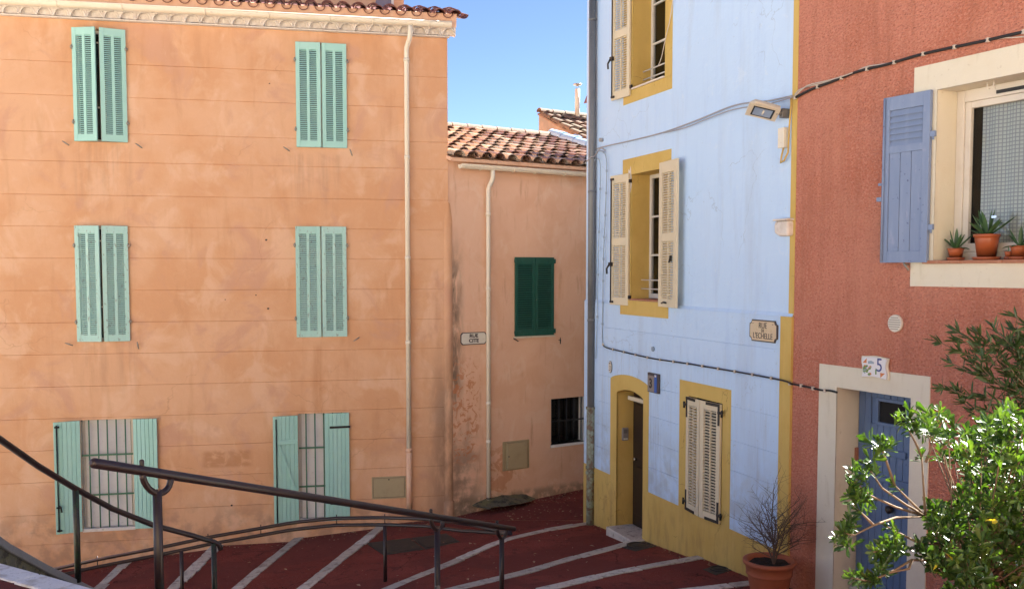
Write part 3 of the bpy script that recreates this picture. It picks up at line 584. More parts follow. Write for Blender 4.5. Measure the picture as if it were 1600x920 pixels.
x0, x1, z0, z1 = SG; reveal('window_reveal', SG, 0, .15, M['peach'], HS)
room((x0 + .002, x1 - .002, z0 + .002, z1 - .002), .006, .15, HS)
h = z1 - z0; w = (x1 - x0) / 2 - .003
for sg, u in ((1, x0), (-1, x1)):
    lf = louvre_leaf(HS, u, .004, z0, w, h, sg, -1.5 * sg, M['green'], [(.13, h - .13)], cols=1, stile=.055, pitch=.04)
    for zz in (.07, h - .07):
        c = MB(); a = sorted((-.03 * sg, w * .3 * sg)); c.box(a[0], a[1], -.045, -.031, zz - .022, zz + .022); c.tube([(-.012 * sg, -.04, zz - .04), (-.012 * sg, -.04, zz + .04)], .016, 8); c.build('hinge', M['green'], lf)
c = MB(); c.lathe([(0, -.006), (.009, -.006), (.009, .006), (0, .006)], 8, ((x0 + x1) / 2 + .02, -.045, z0 + h * .46)); c.build('shutter_catch', M['steel'], HS)
c = MB(); c.box(x0 - .02, x1 + .03, -.03, 0, z0 - .035, z0 - .006); c.build('window_sill', M['cream'], HS)
for (x, y, a) in ((803, 530, -30), (873, 531, -88)): u, z = WS.uz(x, y); hook(HS, u, z, a, 'black')
gz = WS.z(820, 264, .12)
gutter('gutter', WS.u(719, 260, .14), SU, -.13, gz, .07, M['gutter'], HS, [WS.u(x, 265, .2) for x in (754, 805, 839, 885)])
gp0 = WS.u(770, 275, .13); gu = WS.u(763, 500, .05)
pipe('downpipe', [(gp0, -.13, gz - .06), (gp0, -.13, gz - .19), (gp0 - .005, -.12, gz - .23), (gu + .02, -.06, gz - .33), (gu, -.05, gz - .40), (gu, -.05, WS.z(763, 794, .05))], .038, M['gutter'], HS, [(gu, -.05, WS.z(763, y, .05)) for y in (335, 452, 630, 690)])
c = MB(); c.tube([(gu, -.05, WS.z(763, 778, .05) - .01), (gu, -.05, WS.z(763, 778, .05) + .01)], .043, 12); c.build('pipe_ring', M['black'], HS)
# tiled roof
slope = .31; SR = Matrix.Translation((0, -.24, gz + .115)) @ Matrix.Rotation(math.atan(slope), 4, 'X'); RL = 3.25
c = MB(); c.box(.0, SU, .05, RL, -.09, -.03, T=SR); c.box(.0, SU, RL - .06, RL + 3.6, -.09, -.03, T=SR @ Matrix.Translation((0, RL, 0)) @ Matrix.Rotation(-2 * math.atan(slope), 4, 'X') @ Matrix.Translation((0, -RL, 0))); roof = c.build('roof', M['peach'], HS)
pt = .272; nr = 9; rp = RL / nr
tma = [tile_mesh('tile', M['tile'], L=rp + .1, w0=.112 + .006 * k, w1=.09, th=.016, seg=8) for k in (0, 1)]; tmb = tile_mesh('channel_tile', M['tile'], L=rp + .1, w0=.088, w1=.105, th=.014, seg=7, up=False)
hid = []
for r in range(nr):
    for i in range(int((SU - .1) / pt) + 1):
        for up in (1, 0):
            x = SU - .12 - i * pt - (0 if up else pt / 2); y = r * rp
            if x < .387 * y - .25 or x < (.12 if up else .16): continue
            T = SR @ Matrix.Translation((x + random.uniform(-.015, .015), y + random.uniform(-.03, .02) + (0 if up else .04), .02 + (.0 if up else .045) + random.uniform(-.004, .006))) @ Matrix.Rotation(random.uniform(-.045, .045), 4, 'Z') @ Matrix.Rotation(-.075 + random.uniform(-.02, .02), 4, 'X')
            me = random.choice(tma) if up else tmb
            px, py = proj(HS.matrix_world @ (T @ Vector((0, .1, 0))))
            if px > 935: hid.append((me, T)); continue
            inst('tile', me, roof, T)
q = MB()
for me, T in hid:
    q.add([T @ v.co for v in me.vertices], [tuple(p.vertices) for p in me.polygons], 0, False)
q.build('hidden_side_tiles', M['tile'], roof, kind='stuff')
rt = tile_mesh('ridge_tile', M['tileold'], L=.42, w0=.11, w1=.10, th=.016, seg=8)
for i in range(13): inst('ridge_tile', rt, roof, SR @ Matrix.Translation((1.0 + i * .36 if 1.0 + i * .36 < SU else SU, RL + .02, .05)) @ Matrix.Rotation(-math.atan(slope), 4, 'X') @ Matrix.Rotation(R(-90), 4, 'Z')) if 1.0 + i * .36 < SU - .1 else None
vt = tile_mesh('verge_tile', M['tileblue'], L=.50, w0=.14, w1=.13, th=.018, seg=8)
for i in range(7): inst('verge_tile', vt, roof, SR @ Matrix.Translation((SU - .02, .02 + i * .47, .10)) @ Matrix.Rotation(random.uniform(-.02, .02), 4, 'Z') @ Matrix.Rotation(-.03, 4, 'X'))

# ================================================================== FAR HOUSE ABOVE IT
ap = dp(842, 177, 24.2); WF = Wall((ap.x - (-WS.n.x) * 0, ap.y), (1.533, 1))
HF = empty('far_house', WF.M, 'grey brown gabled house with lichened tile roof behind the small peach house', 'house')
sf = .46; za = ap.z - .05
c = MB(); n = 3.6
c.quad((0, 0, 3), (0, 0, za), (0, -n, za - n * sf), (0, -n, 3)); c.quad((0, 0, 3), (5, 0, 3), (5, 0, za), (0, 0, za)); c.quad((0, -n, 3), (0, -n, za - n * sf), (5, -n, za - n * sf), (5, -n, 3)); c.quad((5, 0, 3), (5, -n, 3), (5, -n, za - n * sf), (5, 0, za))
c.build('wall', M['plastergrey'], HF)
FR = Matrix.Translation((0, 0, za + .02)) @ Matrix.Rotation(math.atan(sf), 4, 'X')      # y runs upslope to the ridge at 0
LF = n * math.hypot(1, sf)
c = MB(); c.box(-.03, 5, -LF, 0.02, -.02, .02, T=FR); fr = c.build('roof', M['tileold'], HF)
ftm = tile_mesh('tile', M['tileold'], L=.5, w0=.12, w1=.10, th=.016, seg=7)
for r in range(9):
    for i in range(12): inst('tile', ftm, fr, FR @ Matrix.Translation((.08 + i * .3 + random.uniform(-.02, .02), -LF + r * .43, .045)) @ Matrix.Rotation(random.uniform(-.04, .04), 4, 'Z') @ Matrix.Rotation(-.07, 4, 'X'))
for i in range(10): inst('ridge_tile', rt, fr, FR @ Matrix.Translation((-.02 + i * .38, .0, .07)) @ Matrix.Rotation(-math.atan(sf), 4, 'X') @ Matrix.Rotation(R(-90), 4, 'Z'))
for i in range(8):
    if i in (2, 3, 4): inst('verge_tile', vt, fr, FR @ Matrix.Translation((-.04, -LF + .1 + i * .46, .0)) @ Matrix.Scale(.6, 4) @ Matrix.Rotation(-.03, 4, 'X'))
# vent flue and hooded chimney on its ridge
a = dp(902, 176, 24.6); mz = a.z - .25
VF = empty('vent_flue', Matrix.Translation((a.x, a.y, mz)), 'thin cream flue pipe with flat cap on the far roof', 'chimney')
q = MB(); q.tube([(0, 0, 0), (0, 0, .84)], .062, 14); q.build('pipe', M['cream'], VF)
q = MB(); q.lathe([(0, .90), (.02, .90), (.022, .93), (.11, .935), (.11, .96), (0, .965)], 14); q.tube([(-.03, 0, .83), (-.03, 0, .94)], .006, 5); q.tube([(.03, 0, .83), (.03, 0, .94)], .006, 5); q.build('cap', M['metal'], VF)
a = dp(930, 180, 24.6); CF = empty('hooded_chimney', Matrix.Translation((a.x, a.y, a.z - .3)) @ Matrix.Rotation(R(30), 4, 'Z'), 'stone chimney under a terracotta hood half hidden by the blue house', 'chimney')
q = MB(); q.box(-.16, .16, -.16, .16, 0, .62); q.build('stack', M['plastergrey'], CF, bevel=.02)
q = MB(); q.prism([(-.22, .60), (-.19, .60), (0, 1.02), (.19, .60), (.22, .60), (0, 1.1)], -.2, .2); q.build('hood', M['tiledark'], CF)

# ================================================================== PALE BLUE HOUSE
HB = empty('blue_house', WB.M, 'pale blue house with ochre window surrounds and an arched door', 'house')
YL = -.025; ZL = 3.665; TOP = 9.8
B1 = (WB.u(987, 370), WB.u(1037, 370), WB.z(987, 469), WB.z(992, 272)); hb = B1[3] - B1[2]
zb2 = WB.z(988, 141); B2 = (B1[0], B1[1], zb2, zb2 + hb)
zsp, zap = WB.z(963, 611.7), WB.z(979, 607.5); DZ = WB.z(1000, 836)
BD = (WB.u(963, 700, .03), WB.u(1004.5, 700, .03), -1.0, zap + .001)
BG = (WB.u(1075, 700, .03), WB.u(1128, 700, .03), WB.z(1075, 796, .03), WB.z(1077, 618, .03))
mb = MB(); flat(mb, ZL, TOP, 0, UB, [B1, B2], 0); 
mb.quad((UB, 0, -1), (UB, 9, -1), (UB, 9, TOP), (UB, 0, TOP)); mb.quad((0, 9, -1), (0, 0, -1), (0, 0, TOP), (0, 9, TOP)); mb.quad((UB, 9, -1), (0, 9, -1), (0, 9, TOP), (UB, 9, TOP)); mb.quad((0, 0, TOP), (UB, 0, TOP), (UB, 9, TOP), (0, 9, TOP))
mb.build('wall', M['blue'], HB)
mb = MB(); flat(mb, -1, ZL, 0, UB, [BD, BG, B1], YL + .009)
mb.quad((0, 0.02, -1), (0, YL, -1), (0, YL, ZL), (0, .02, ZL)); mb.build('lower_wall', M['blue'], HB)
c = MB()
for a, b in ((0, B1[0] - .02), (B1[1] + .02, UB)): c.add([(a, YL, ZL - .012), (b, YL, ZL - .012), (b, .0, ZL + .022), (a, .0, ZL + .022), (a, YL - .008, ZL - .02), (b, YL - .008, ZL - .02)], [(0, 1, 2, 3), (4, 5, 1, 0)], 0)
c.build('ledge', M['blue'], HB)
jb = [ZL - .02, 3.565 - .30, 3.19 - .28, 2.50, 2.08, 1.71, 1.34, .97, .6, .2, -.3, -1]
for i in range(len(jb) - 1):
    z1, z0 = jb[i], jb[i + 1]; xs = [0, UB]; x = random.uniform(.5, 1.4)
    cuts = [0]
    while x < UB - .3: cuts.append(x); x += random.uniform(1.0, 1.7)
    cuts.append(UB)
    for a, b in zip(cuts, cuts[1:]): 
        band('render_block', z0, z1, a + (.002 if a else 0), b - (.002 if b < UB else 0), [BD, BG, B1], YL, .009, M['blue'], HB, gap=.003, top=i > 0, bot=True)
# ochre paint, a few millimetres proud: surrounds, plinth, corner strip
Y2 = YL - .005; PT = .975
def rect(mb, a, b, z0, z1, y0, y1): mb.prism([(a, z0), (b, z0), (b, z1), (a, z1)], y0, y1)
c = MB(); s0, s1 = WB.u(953.5, 660, .03), WB.u(1013, 690, .03); zo = WB.z(954, 590, .03); zp = WB.z(979, 585.5, .03)
rect(c, s0, BD[0], PT, zsp, Y2, 0); rect(c, BD[1], s1, PT, zsp, Y2, 0)
n = 14; ins = [(BD[0] + (BD[1] - BD[0]) * i / n, zsp + (zap - zsp) * math.sin(math.pi * i / n) ** .8) for i in range(n + 1)]
ous = [(s0 + (s1 - s0) * i / n, zo + (zp - zo) * math.sin(math.pi * i / n) ** .7) for i in range(n + 1)]
for i in range(n): c.prism([ins[i], ins[i + 1], ous[i + 1], ous[i]], Y2, 0)
c.prism([(s0, zsp + .0002), (BD[0], zsp + .0002), (s0, zo)], Y2, 0); c.prism([(BD[1], zsp + .0002), (s1, zsp + .0002), (s1, zo)], Y2, 0); c.build('door_surround', M['yellow'], HB)
gl, gr, gt = WB.u(1061, 690, .03), WB.u(1141, 700, .03), WB.z(1065, 593, .03)
c = MB(); rect(c, gl, BG[0], PT, gt, Y2, 0); rect(c, BG[1], gr, PT, gt, Y2, 0); rect(c, BG[0], BG[1], BG[3], gt, Y2, 0)
if BG[2] > PT: rect(c, BG[0], BG[1], PT, BG[2], Y2, 0)
c.build('window_surround', M['yellow'], HB)
us = WB.u(1216, 700, .03)
c = MB(); zpl = PT
rect(c, 0, BD[0], -1, zpl, Y2, 0); rect(c, BD[1], BG[0], -1, zpl, Y2, 0); rect(c, BG[0], BG[1], -1, min(zpl, BG[2]), Y2, 0); rect(c, BG[1], UB, -1, zpl, Y2, 0); c.build('plinth', M['yellow'], HB)
c = MB(); rect(c, us, UB, zpl, ZL - .02, Y2, 0); rect(c, WB.u(1236, 300), UB, ZL - .01, TOP, -.006, .004); c.build('corner_strip', M['yellow'], HB)
for h, zt in ((B1, WB.z(976, 250)), (B2, B2[3] + .25)):
    c = MB(); a, b = WB.u(973, 370), WB.u(1048, 370); zb = h[2] - (B1[2] - WB.z(967, 490)) if h is B1 else WB.z(981, 163)
    yy = -.007
    rect(c, a, h[0], h[2], zt, yy, .003); rect(c, h[1], b, h[2], zt, yy, .003); rect(c, h[0], h[1], h[3], zt, yy, .003); rect(c, a, b, zb, h[2] - .002, -.036 if h is B1 else yy, .003)
    c.build('window_surround', M['yellow'], HB)
    reveal('window_reveal', h, -.007, .36, M['yellow'], HB)
    x0, x1, z0, z1 = h; c = MB(); c.box(x0 + .003, x1 - .003, -.03, .34, z0 + .001, z0 + .025); c.build('window_sill', M['sill'] if h is B1 else M['frame'], HB, bevel=.004)
    f = MB(); d = .34; w = .055; xm = (x0 + x1) / 2
    for a in ((x0 + .002, x0 + w, z0 + .03, z1), (x1 - w, x1 - .002, z0 + .03, z1), (x0 + w, x1 - w, z0 + .03, z0 + .1), (x0 + w, x1 - w, z1 - w, z1), (xm - .04, xm + .04, z0 + .1, z1 - w)): f.box(a[0], a[1], d - .05, d, a[2], a[3])
    fo = f.build('window', M['frame'], HB, bevel=.004)
    for k in (1, 2):
        q = MB(); zz = z0 + .1 + (z1 - z0 - .15) * k / 3
        for (a, b) in ((x0 + w, xm - .04), (xm + .04, x1 - w)): q.box(a, b, d - .04, d - .01, zz - .013, zz + .013)
        q.build('glazing_bar', M['frame'], fo)
    q = MB(); q.quad((x0, d - .02, z0), (x1, d - .02, z0), (x1, d - .02, z1), (x0, d - .02, z1)); q.build('pane', M['glass'], fo)
    room(h, d + .002, d + .7, fo)
    q = MB()
    for k in ((.17, .30) if h is B1 else (.15, .27)): q.tube([(x0 + .0, .17, z0 + k), (x1, .17, z0 + k)], .010, 6)
    q.build('guard_bar', M['frame'], HB)
    hh = (z1 - z0) + .10
    lf = louvre_leaf(HB, x0 - .03, .015, z0 - .08, .50, hh, -1, 6, M['beige'], [(.12, hh * .46), (hh * .52, hh - .12)], stile=.075, mull=.012, pitch=.034)
    q = MB(); q.tube([(-.46, -.045, .03), (-.46, -.045, hh - .04)], .010, 6); q.box(-.49, -.42, -.07, -.03, hh * .30, hh * .33); q.tube([(-.47, -.07, hh * .31), (-.5, -.09, hh * .28), (-.5, -.085, hh * .24)], .014, 6)
    q.box(-.48, -.40, -.05, -.03, .03, .06); q.box(-.48, -.40, -.05, -.03, hh - .07, hh - .04); q.build('espagnolette', M['black'], lf)
    for zz in (.1, hh - .14): q = MB(); q.box(-.04, .05, -.03, -.005, zz, zz + .05); q.build('hinge', M['black'], lf)
    if h is B2: continue
    lf = louvre_leaf(HB, x1 - .03, .03, z0 - .06, .60, hh + .03, 1, -6, M['beige'], [(.12, hh * .46), (hh * .52, hh - .12)], stile=.10, mull=.012, pitch=.034)
    q = MB(); q.box(.42, .455, -.055, -.03, hh * .32, hh * .36); q.tube([(.44, -.05, hh * .34), (.44, -.065, hh * .31)], .012, 6); q.tube([(.16, -.05, .05), (.24, -.06, .07), (.32, -.05, .06)], .010, 6); q.build('shutter_catch', M['black'], lf)
for (x, y, w_, h_) in ((985, 285, .06, .22), (983, 330, .035, .20), (982, 455, .07, .16), (981, 410, .02, .10)):
    u, z = WB.uz(x, y); q = MB(); rg0 = random.Random(x + y); q.prism([(u + w_ * (.7 + .5 * rg0.random()) * math.cos(2 * math.pi * k / 11), z + h_ * (.7 + .5 * rg0.random()) * math.sin(2 * math.pi * k / 11)) for k in range(11)], -.0085, -.006); q.build('bare_patch', M['white'], HB)
# closed ground floor shutters with angle straps
x0, x1, z0, z1 = BG; h = z1 - z0; w = (x1 - x0) / 2
reveal('window_reveal', BG, Y2, .12, M['yellow'], HB)
c = MB(); c.box(x0, x1, .10, .12, z0, z1); c.build('dark_room', M['dark'], HB)  # near-black slab in place of the unlit room
for sg, u in ((1, x0 + .002), (-1, x1 - .002)):
    lf = louvre_leaf(HB, u, .034, z0 + .01, w - .004, h - .02, sg, -6 * sg, M['beige'], [(.10, h - .12)], stile=.075, mull=.012, pitch=.038, ov=.13)
    for zz, dz in ((.0, 1), (h - .02, -1)):
        q = MB(); a = sorted((-.06 * sg, .04 * sg)); a2 = sorted((.005 * sg, .04 * sg)); a3 = sorted((.005 * sg, (w - .13) * sg))
        b0 = sorted((zz, zz + dz * .035)); b1 = sorted((zz, zz + dz * .27)); b2 = sorted((zz + dz * .09, zz + dz * .125))
        q.box(a2[0], a2[1], -.039, -.032, b1[0], b1[1]); q.box(a3[0], a3[1], -.041, -.031, b0[0], b0[1]); q.box(a[0], a[1], -.043, -.030, b2[0], b2[1])
        q.tube([(-.045 * sg, -.04, b2[0] - .03), (-.045 * sg, -.04, b2[1] + .02)], .014, 8); q.build('angle_strap', M['black'], lf)
c = MB(); c.box((x0 + x1) / 2 - .022, (x0 + x1) / 2 + .022, -.072 - .01, -.062, z0 + .03, z1 - .03); c.build('cover_strip', M['beige'], HB, bevel=.003)
# arched door
dd = .26; c = MB(); x0, x1 = BD[0], BD[1]
c.quad((x0, Y2, -1), (x0, Y2, zsp), (x0, dd, zsp), (x0, dd, -1)); c.quad((x1, Y2, zsp), (x1, Y2, -1), (x1, dd, -1), (x1, dd, zsp))
for i in range(n): c.quad((ins[i][0], Y2, ins[i][1]), (ins[i + 1][0], Y2, ins[i + 1][1]), (ins[i + 1][0], dd, ins[i + 1][1]), (ins[i][0], dd, ins[i][1]))
c.build('door_reveal', M['yellow'], HB)
c = MB(); c.box(x0, x1, dd, dd + .04, DZ - .05, zap + .05); door = c.build('door', M['darkwood'], HB)
for a, b, z0, z1 in ((.08, .42, .15, .9), (.48, .82, .15, .9), (.08, .42, 1.02, 1.85), (.48, .82, 1.02, 1.85)):
    sc_ = (x1 - x0) / .9; q = MB(); q.box(x0 + a * sc_, x0 + b * sc_, dd - .018, dd, DZ + z0, DZ + z1); q.build('door_panel', M['darkwood'], door, bevel=.01)
q = MB(); q.tube([(x0 + .10, dd - .05, DZ + 1.0), (x0 + .10, dd, DZ + 1.0)], .025, 10); q.build('door_knob', M['steel'], door)
c = MB(); c.box(x0 + .12, x1 - .002, .10, .14, zsp - .10, zsp - .04, T=None); c.build('transom_bar', M['beige'], HB)
c = MB(); c.box(x0 + .002, x1 - .002, -.20, dd, DZ - .3, DZ - .03); c.build('door_step', M['stone'], HB, bevel=.015)
# drainpipe at the far corner
pz = lambda y: WB.z(924, y, .06)
pu = WB.u(925, 420, .06)
pipe('drainpipe', [(pu, -.07, 9.8), (pu, -.07, pz(640))], .058, M['zinc'], HB, [(pu, -.07, WB.z(929, 29, .07)), (pu, -.07, pz(300)), (pu, -.07, pz(500))], rr=1.08, rh=.02)
pipe('drainpipe_foot', [(pu, -.07, pz(638)), (pu, -.07, -.05)], .066, M['castiron'], HB, [(pu, -.07, pz(637)), (pu, -.07, pz(730)), (pu, -.07, pz(738))], rr=1.18, rh=.02)

# ================================================================== TERRACOTTA HOUSE
HP = empty('terracotta_house', WP.M, 'terracotta roughcast house with cream surrounds and a faded blue door', 'house')
PW = (WP.u(1462, 290), WP.u(1462, 290) + 1.02, WP.z(1457, 409), WP.z(1464, 141))
PD = (WP.u(1305.5, 760), WP.u(1421, 760), .70, WP.z(1311, 605))
UP = WP.u(1604, 300) + .05
mb = MB(); flat(mb, -.5, 10.0, -.02, UP, [PW, PD], 0); mb.quad((UP, 0, -.5), (UP, 8, -.5), (UP, 8, 10.0), (UP, 0, 10.0)); mb.quad((UP, 8, -.5), (-.02, 8, -.5), (-.02, 8, 10.0), (UP, 8, 10.0)); mb.quad((0 - .02, .0, 10.0), (UP, 0, 10.0), (UP, 8, 10.0), (-.02, 8, 10.0)); mb.quad((-.02, .3, -.5), (-.02, 0, -.5), (-.02, 0, 10.0), (-.02, .3, 10.0)); mb.build('wall', M['pink'], HP)
for h, ol, orr, zt, zb in ((PW, WP.u(1426, 280), PW[1] + .10, WP.z(1430, 107), WP.z(1422, 447)), (PD, WP.u(1278, 760), WP.u(1452, 700), WP.z(1284, 568), PD[2])):
    c = MB(); y = -.012; rect(c, ol, h[0], h[2] if h is PW else zb, zt, y, .001); rect(c, h[1], orr, h[2] if h is PW else zb, zt, y, .001); rect(c, h[0], h[1], h[3], zt, y, .001)
    if h is PW: rect(c, ol + .01, orr, zb, h[2] - .001, y, .001)
    c.build('window_surround' if h is PW else 'door_surround', M['cream'], HP); reveal('reveal', h, y, .33, M['cream'], HP)
x0, x1, z0, z1 = PW
for i in range(5):
    a = x0 - .10 + i * .42; c = MB(); c.box(a + .002, min(a + .418, x1 + .05), -.045, .0 if i == 0 else .30, z0 - .018 - random.uniform(0, .002), z0 + .012); c.build('sill_tile', M['sill'], HP, bevel=.005)
c = MB(); c.box(x0 + .001, x1 - .001, -.0 + .001, .33, z0 - .03, z0 + .008); c.build('window_sill', M['sill'], HP)
d = .30; f = MB(); w = .085
for a in ((x0 + .002, x0 + w, z0 + .01, z1), (x1 - w, x1, z0 + .01, z1), (x0 + w, x1 - w, z0 + .01, z0 + .09), (x0 + w, x1 - w, z1 - .11, z1 - .001)): f.box(a[0], a[1], d - .05, d, a[2], a[3])
fo = f.build('window', M['frame'], HP, bevel=.005)
f = MB(); e = w + .001; w2 = .06
for a in ((x0 + e, x0 + e + w2, z0 + .091, z1 - .111), (x1 - e - w2, x1 - e, z0 + .091, z1 - .111), (x0 + e + w2, x1 - e - w2, z0 + .091, z0 + .17), (x0 + e + w2, x1 - e - w2, z1 - .17, z1 - .111)): f.box(a[0], a[1], d - .035, d + .01, a[2], a[3])
f.build('sash', M['frame'], fo, bevel=.006)
q = MB(); q.box(x0 + .42, x0 + .95, d - .062, d - .05, z1 - .085, z1 - .055); q.build('vent_slot', M['black'], fo)
q = MB(); q.quad((x0, d, z0), (x1, d, z0), (x1, d, z1), (x0, d, z1)); q.build('pane', M['glass'], fo)
q = MB(); nn = 24
for i in range(nn):
    xa, xb = x0 + .20 + i * .034, x0 + .20 + (i + 1) * .034; ya, yb = .36 + .012 * math.sin(i * 1.1), .36 + .012 * math.sin((i + 1) * 1.1)
    q.quad((xa, ya, z0 + .05), (xb, yb, z0 + .05), (xb, yb, z1), (xa, ya, z1), 0, True)
q.build('curtain', M['curtain'], fo)
room(PW, d + .01, 1.2, fo)
for (x, y, dx) in ((1543, 130, 0), (1553, 128, .05)):
    q = MB(); u_, z_ = WP.uz(x, y, -.1); q.tube([(u_, .1, z1), (u_, .1, z1 - .05), (u_ + .02, .1, z1 - .06)], .007, 6); q.build('ceiling_hook', M['frame'], HP)
# faded blue louvre and panel shutter
hw = WP.u(1457, 290) ; zt, zb = WP.z(1457, 142), WP.z(1453, 410); h = zt - zb
lf = louvre_leaf(HP, hw, .022, zb, .525, h, -1, 3, M['lilac'], [(.11, h * .66, 3), (h * .70, h - .13)], cols=1, stile=.075, pitch=.052, slat_single=True, t=.038, ov=.52)
q = MB(); q.tube([(-.50, -.05, .01), (-.50, -.05, h - .01)], .011, 8); q.box(-.54, -.49, -.07, -.035, h * .47, h * .485); q.box(-.56, -.50, -.065, -.035, h * .375, h * .40); q.build('espagnolette', M['lilac'], lf)
for zz in (.19 * h, .73 * h):
    q = MB(); q.box(.0, .05, -.03, -.004, zz, zz + .05); q.tube([(.035, -.03, zz - .03), (.035, -.03, zz)], .009, 6); q.build('hinge', M['lilac'], lf)
u_, z_ = WP.uz(1420, 410); hook(HP, u_, z_ - .02, -50)
# blue boarded door with a small window
x0, x1, z0, z1 = PD; dd = .30; dw = x1 - x0
c = MB(); pw = [WP.uz(1373, 630, -dd), WP.uz(1423, 672, -dd)]
def dfrac(x, y): u, z = WP.uz(x, y, -dd); return u, z
wu0, wz1 = dfrac(1374, 626); wu1, wz0 = dfrac(1416, 666)
wu1 = min(wu1, x1 - .10)
c.box(x0 + .005, x1 - .005, dd + .02, dd + .05, z0, z1 - .002); do = c.build('door', M['doorblue'], HP)
npk = 11
for i in range(npk):
    a = x0 + .01 + (dw - .02) * i / npk; b = a + (dw - .02) / npk - .005
    segs = [(z0 + .13, z0 + 1.28), (z0 + 1.33, z1 - .03)]
    for (p, q_) in segs:
        if p > 1.5 and b > wu0 - .03 and a < wu1 + .03:
            for pp, qq in ((p, wz0 - .03), (wz1 + .03, q_)): k = MB(); k.box(a, b, dd, dd + .021, pp, qq); k.build('plank', M['doorblue'], do, bevel=.004)
        else: k = MB(); k.box(a, b, dd, dd + .021, p, q_); k.build('plank', M['doorblue'], do, bevel=.004)
for (p, q_, t) in ((z0 + .01, z0 + .13, .02), (z0 + 1.281, z0 + 1.329, .025)): k = MB(); k.box(x0 + .01, x1 - .01, dd - t + .01, dd + .02, p, q_); k.build('cross_rail', M['doorblue'], do, bevel=.004)
k = MB(); 
for a in ((wu0 - .035, wu0, wz0 - .035, wz1 + .035), (wu1, wu1 + .035, wz0 - .035, wz1 + .035), (wu0, wu1, wz0 - .035, wz0), (wu0, wu1, wz1, wz1 + .035)): k.box(a[0], a[1], dd - .015, dd + .02, a[2], a[3])
k.build('pane_frame', M['doorblue'], do, bevel=.004)
k = MB(); k.box(wu0, wu1, dd + .012, dd + .019, wz0, wz1); k.build('door_pane', M['dark'], do)
k = MB(); u_, z_ = dfrac(1397, 708); k.box(u_ - .16, u_ + .16, dd - .02, dd, z_ - .035, z_ + .035); k.build('letter_flap', M['doorblue'], do, bevel=.006)
k = MB(); u_, z_ = dfrac(1394, 795); k.tube([(u_, dd, z_), (u_, dd - .03, z_), (u_, dd - .035, z_), (u_, dd - .06, z_), (u_, dd - .075, z_)], [.02, .015, .04, .042, .02], 16); k.build('door_knob', M['darkwood'], do)
k = MB(); k.box(x0 + .0, x0 + .02, dd - .04, dd + .0, z0 + 1.45, z0 + 1.58); k.build('hinge', M['sill'], do)
k = MB(); k.box(x0 - .05, x1 + .10, -.30, dd + .02, z0 - .16, z0 - .002); k.build('door_step', M['sill'], HP, bevel=.01)
k = MB(); k.box(x0 + .02, x1 - .02, dd - .10, dd - .02, z0, z0 + .10); k.build('threshold', M['cream'], HP, bevel=.01)
# round vent
vu, vz = WP.uz(1401, 505); q = MB(); pts = [(vu + .085 * math.cos(2 * math.pi * i / 24), vz + .085 * math.sin(2 * math.pi * i / 24)) for i in range(24)]
q.prism(pts, -.03, 0); vo = q.build('vent_cover', M['frame'], HP, bevel=.006)
for i in range(6):
    zz = vz - .055 + i * .022; hw_ = math.sqrt(max(.001, .07 ** 2 - (zz - vz) ** 2)); q = MB(); q.box(vu - hw_, vu + hw_, -.036, -.029, zz - .004, zz + .004); q.build('vent_slat', M['metal'], vo)

# ================================================================== GROUND, STREET, STEPS
c = MB(); c.quad((-400, -400, -1.7), (400, -400, -1.7), (400, 400, -1.7), (-400, 400, -1.7)); c.build('ground', M['bounce_paving'], kind='structure')
LINES = [  # each white stone line: height, pixels along it from the near end outwards
    (-.59, [(146, 921), (184, 884)]), (-.43, [(261, 921), (323, 861)]), (-.385, [(362, 921), (400, 889), (468, 835)]), (-.23, [(464, 921), (591, 822)]),
    (.0, [(596, 921), (688, 883), (778, 844), (856, 826), (922, 815)]), (.22, [(700, 920), (817, 892), (900, 868), (992, 843)]),
    (.42, [(852, 917), (960, 892), (1100, 867)]), (.57, [(1083, 919), (1178, 908)])]
def resample(pts, n):
    L = [0]
    for a, b in zip(pts, pts[1:]): L.append(L[-1] + (b - a).length)
    out = []
    for i in range(n + 1):
        t = L[-1] * i / n; k = max(j for j in range(len(L)) if L[j] <= t + 1e-9); k = min(k, len(pts) - 2)
        f = (t - L[k]) / max(1e-9, L[k + 1] - L[k]); out.append(pts[k].lerp(pts[k + 1], f))
    return out
lines = []
for z, px in LINES:
    p = [gp(x, y, z) for x, y in px]
    d0 = (p[0] - p[1]).normalized(); d1 = (p[-1] - p[-2]).normalized()
    lines.append([p[0] + d0 * 1.6] + p + [p[-1] + d1 * .5])
l8 = lines[-1]; sh = Vector((.55, -.95, 0))
lines.append([q + sh + Vector((0, 0, .13)) for q in l8]); lines.append([q + 2.1 * sh + Vector((0, 0, .25)) for q in l8])
first = [q + Vector((-1.1, .25, -.10)) for q in lines[0]]; lines.insert(0, first); lines.insert(0, [q + Vector((-3, .5, -.3)) for q in first])
NS = 24; RL_ = [resample(l, NS) for l in lines]
wst = .16
def side(i, j):                                          # horizontal unit vector from line i towards the next line up
    a = RL_[i]; t = (a[min(j + 1, NS)] - a[max(j - 1, 0)]); t.z = 0; t.normalize(); return Vector((t.y, -t.x, 0))
mb = MB()
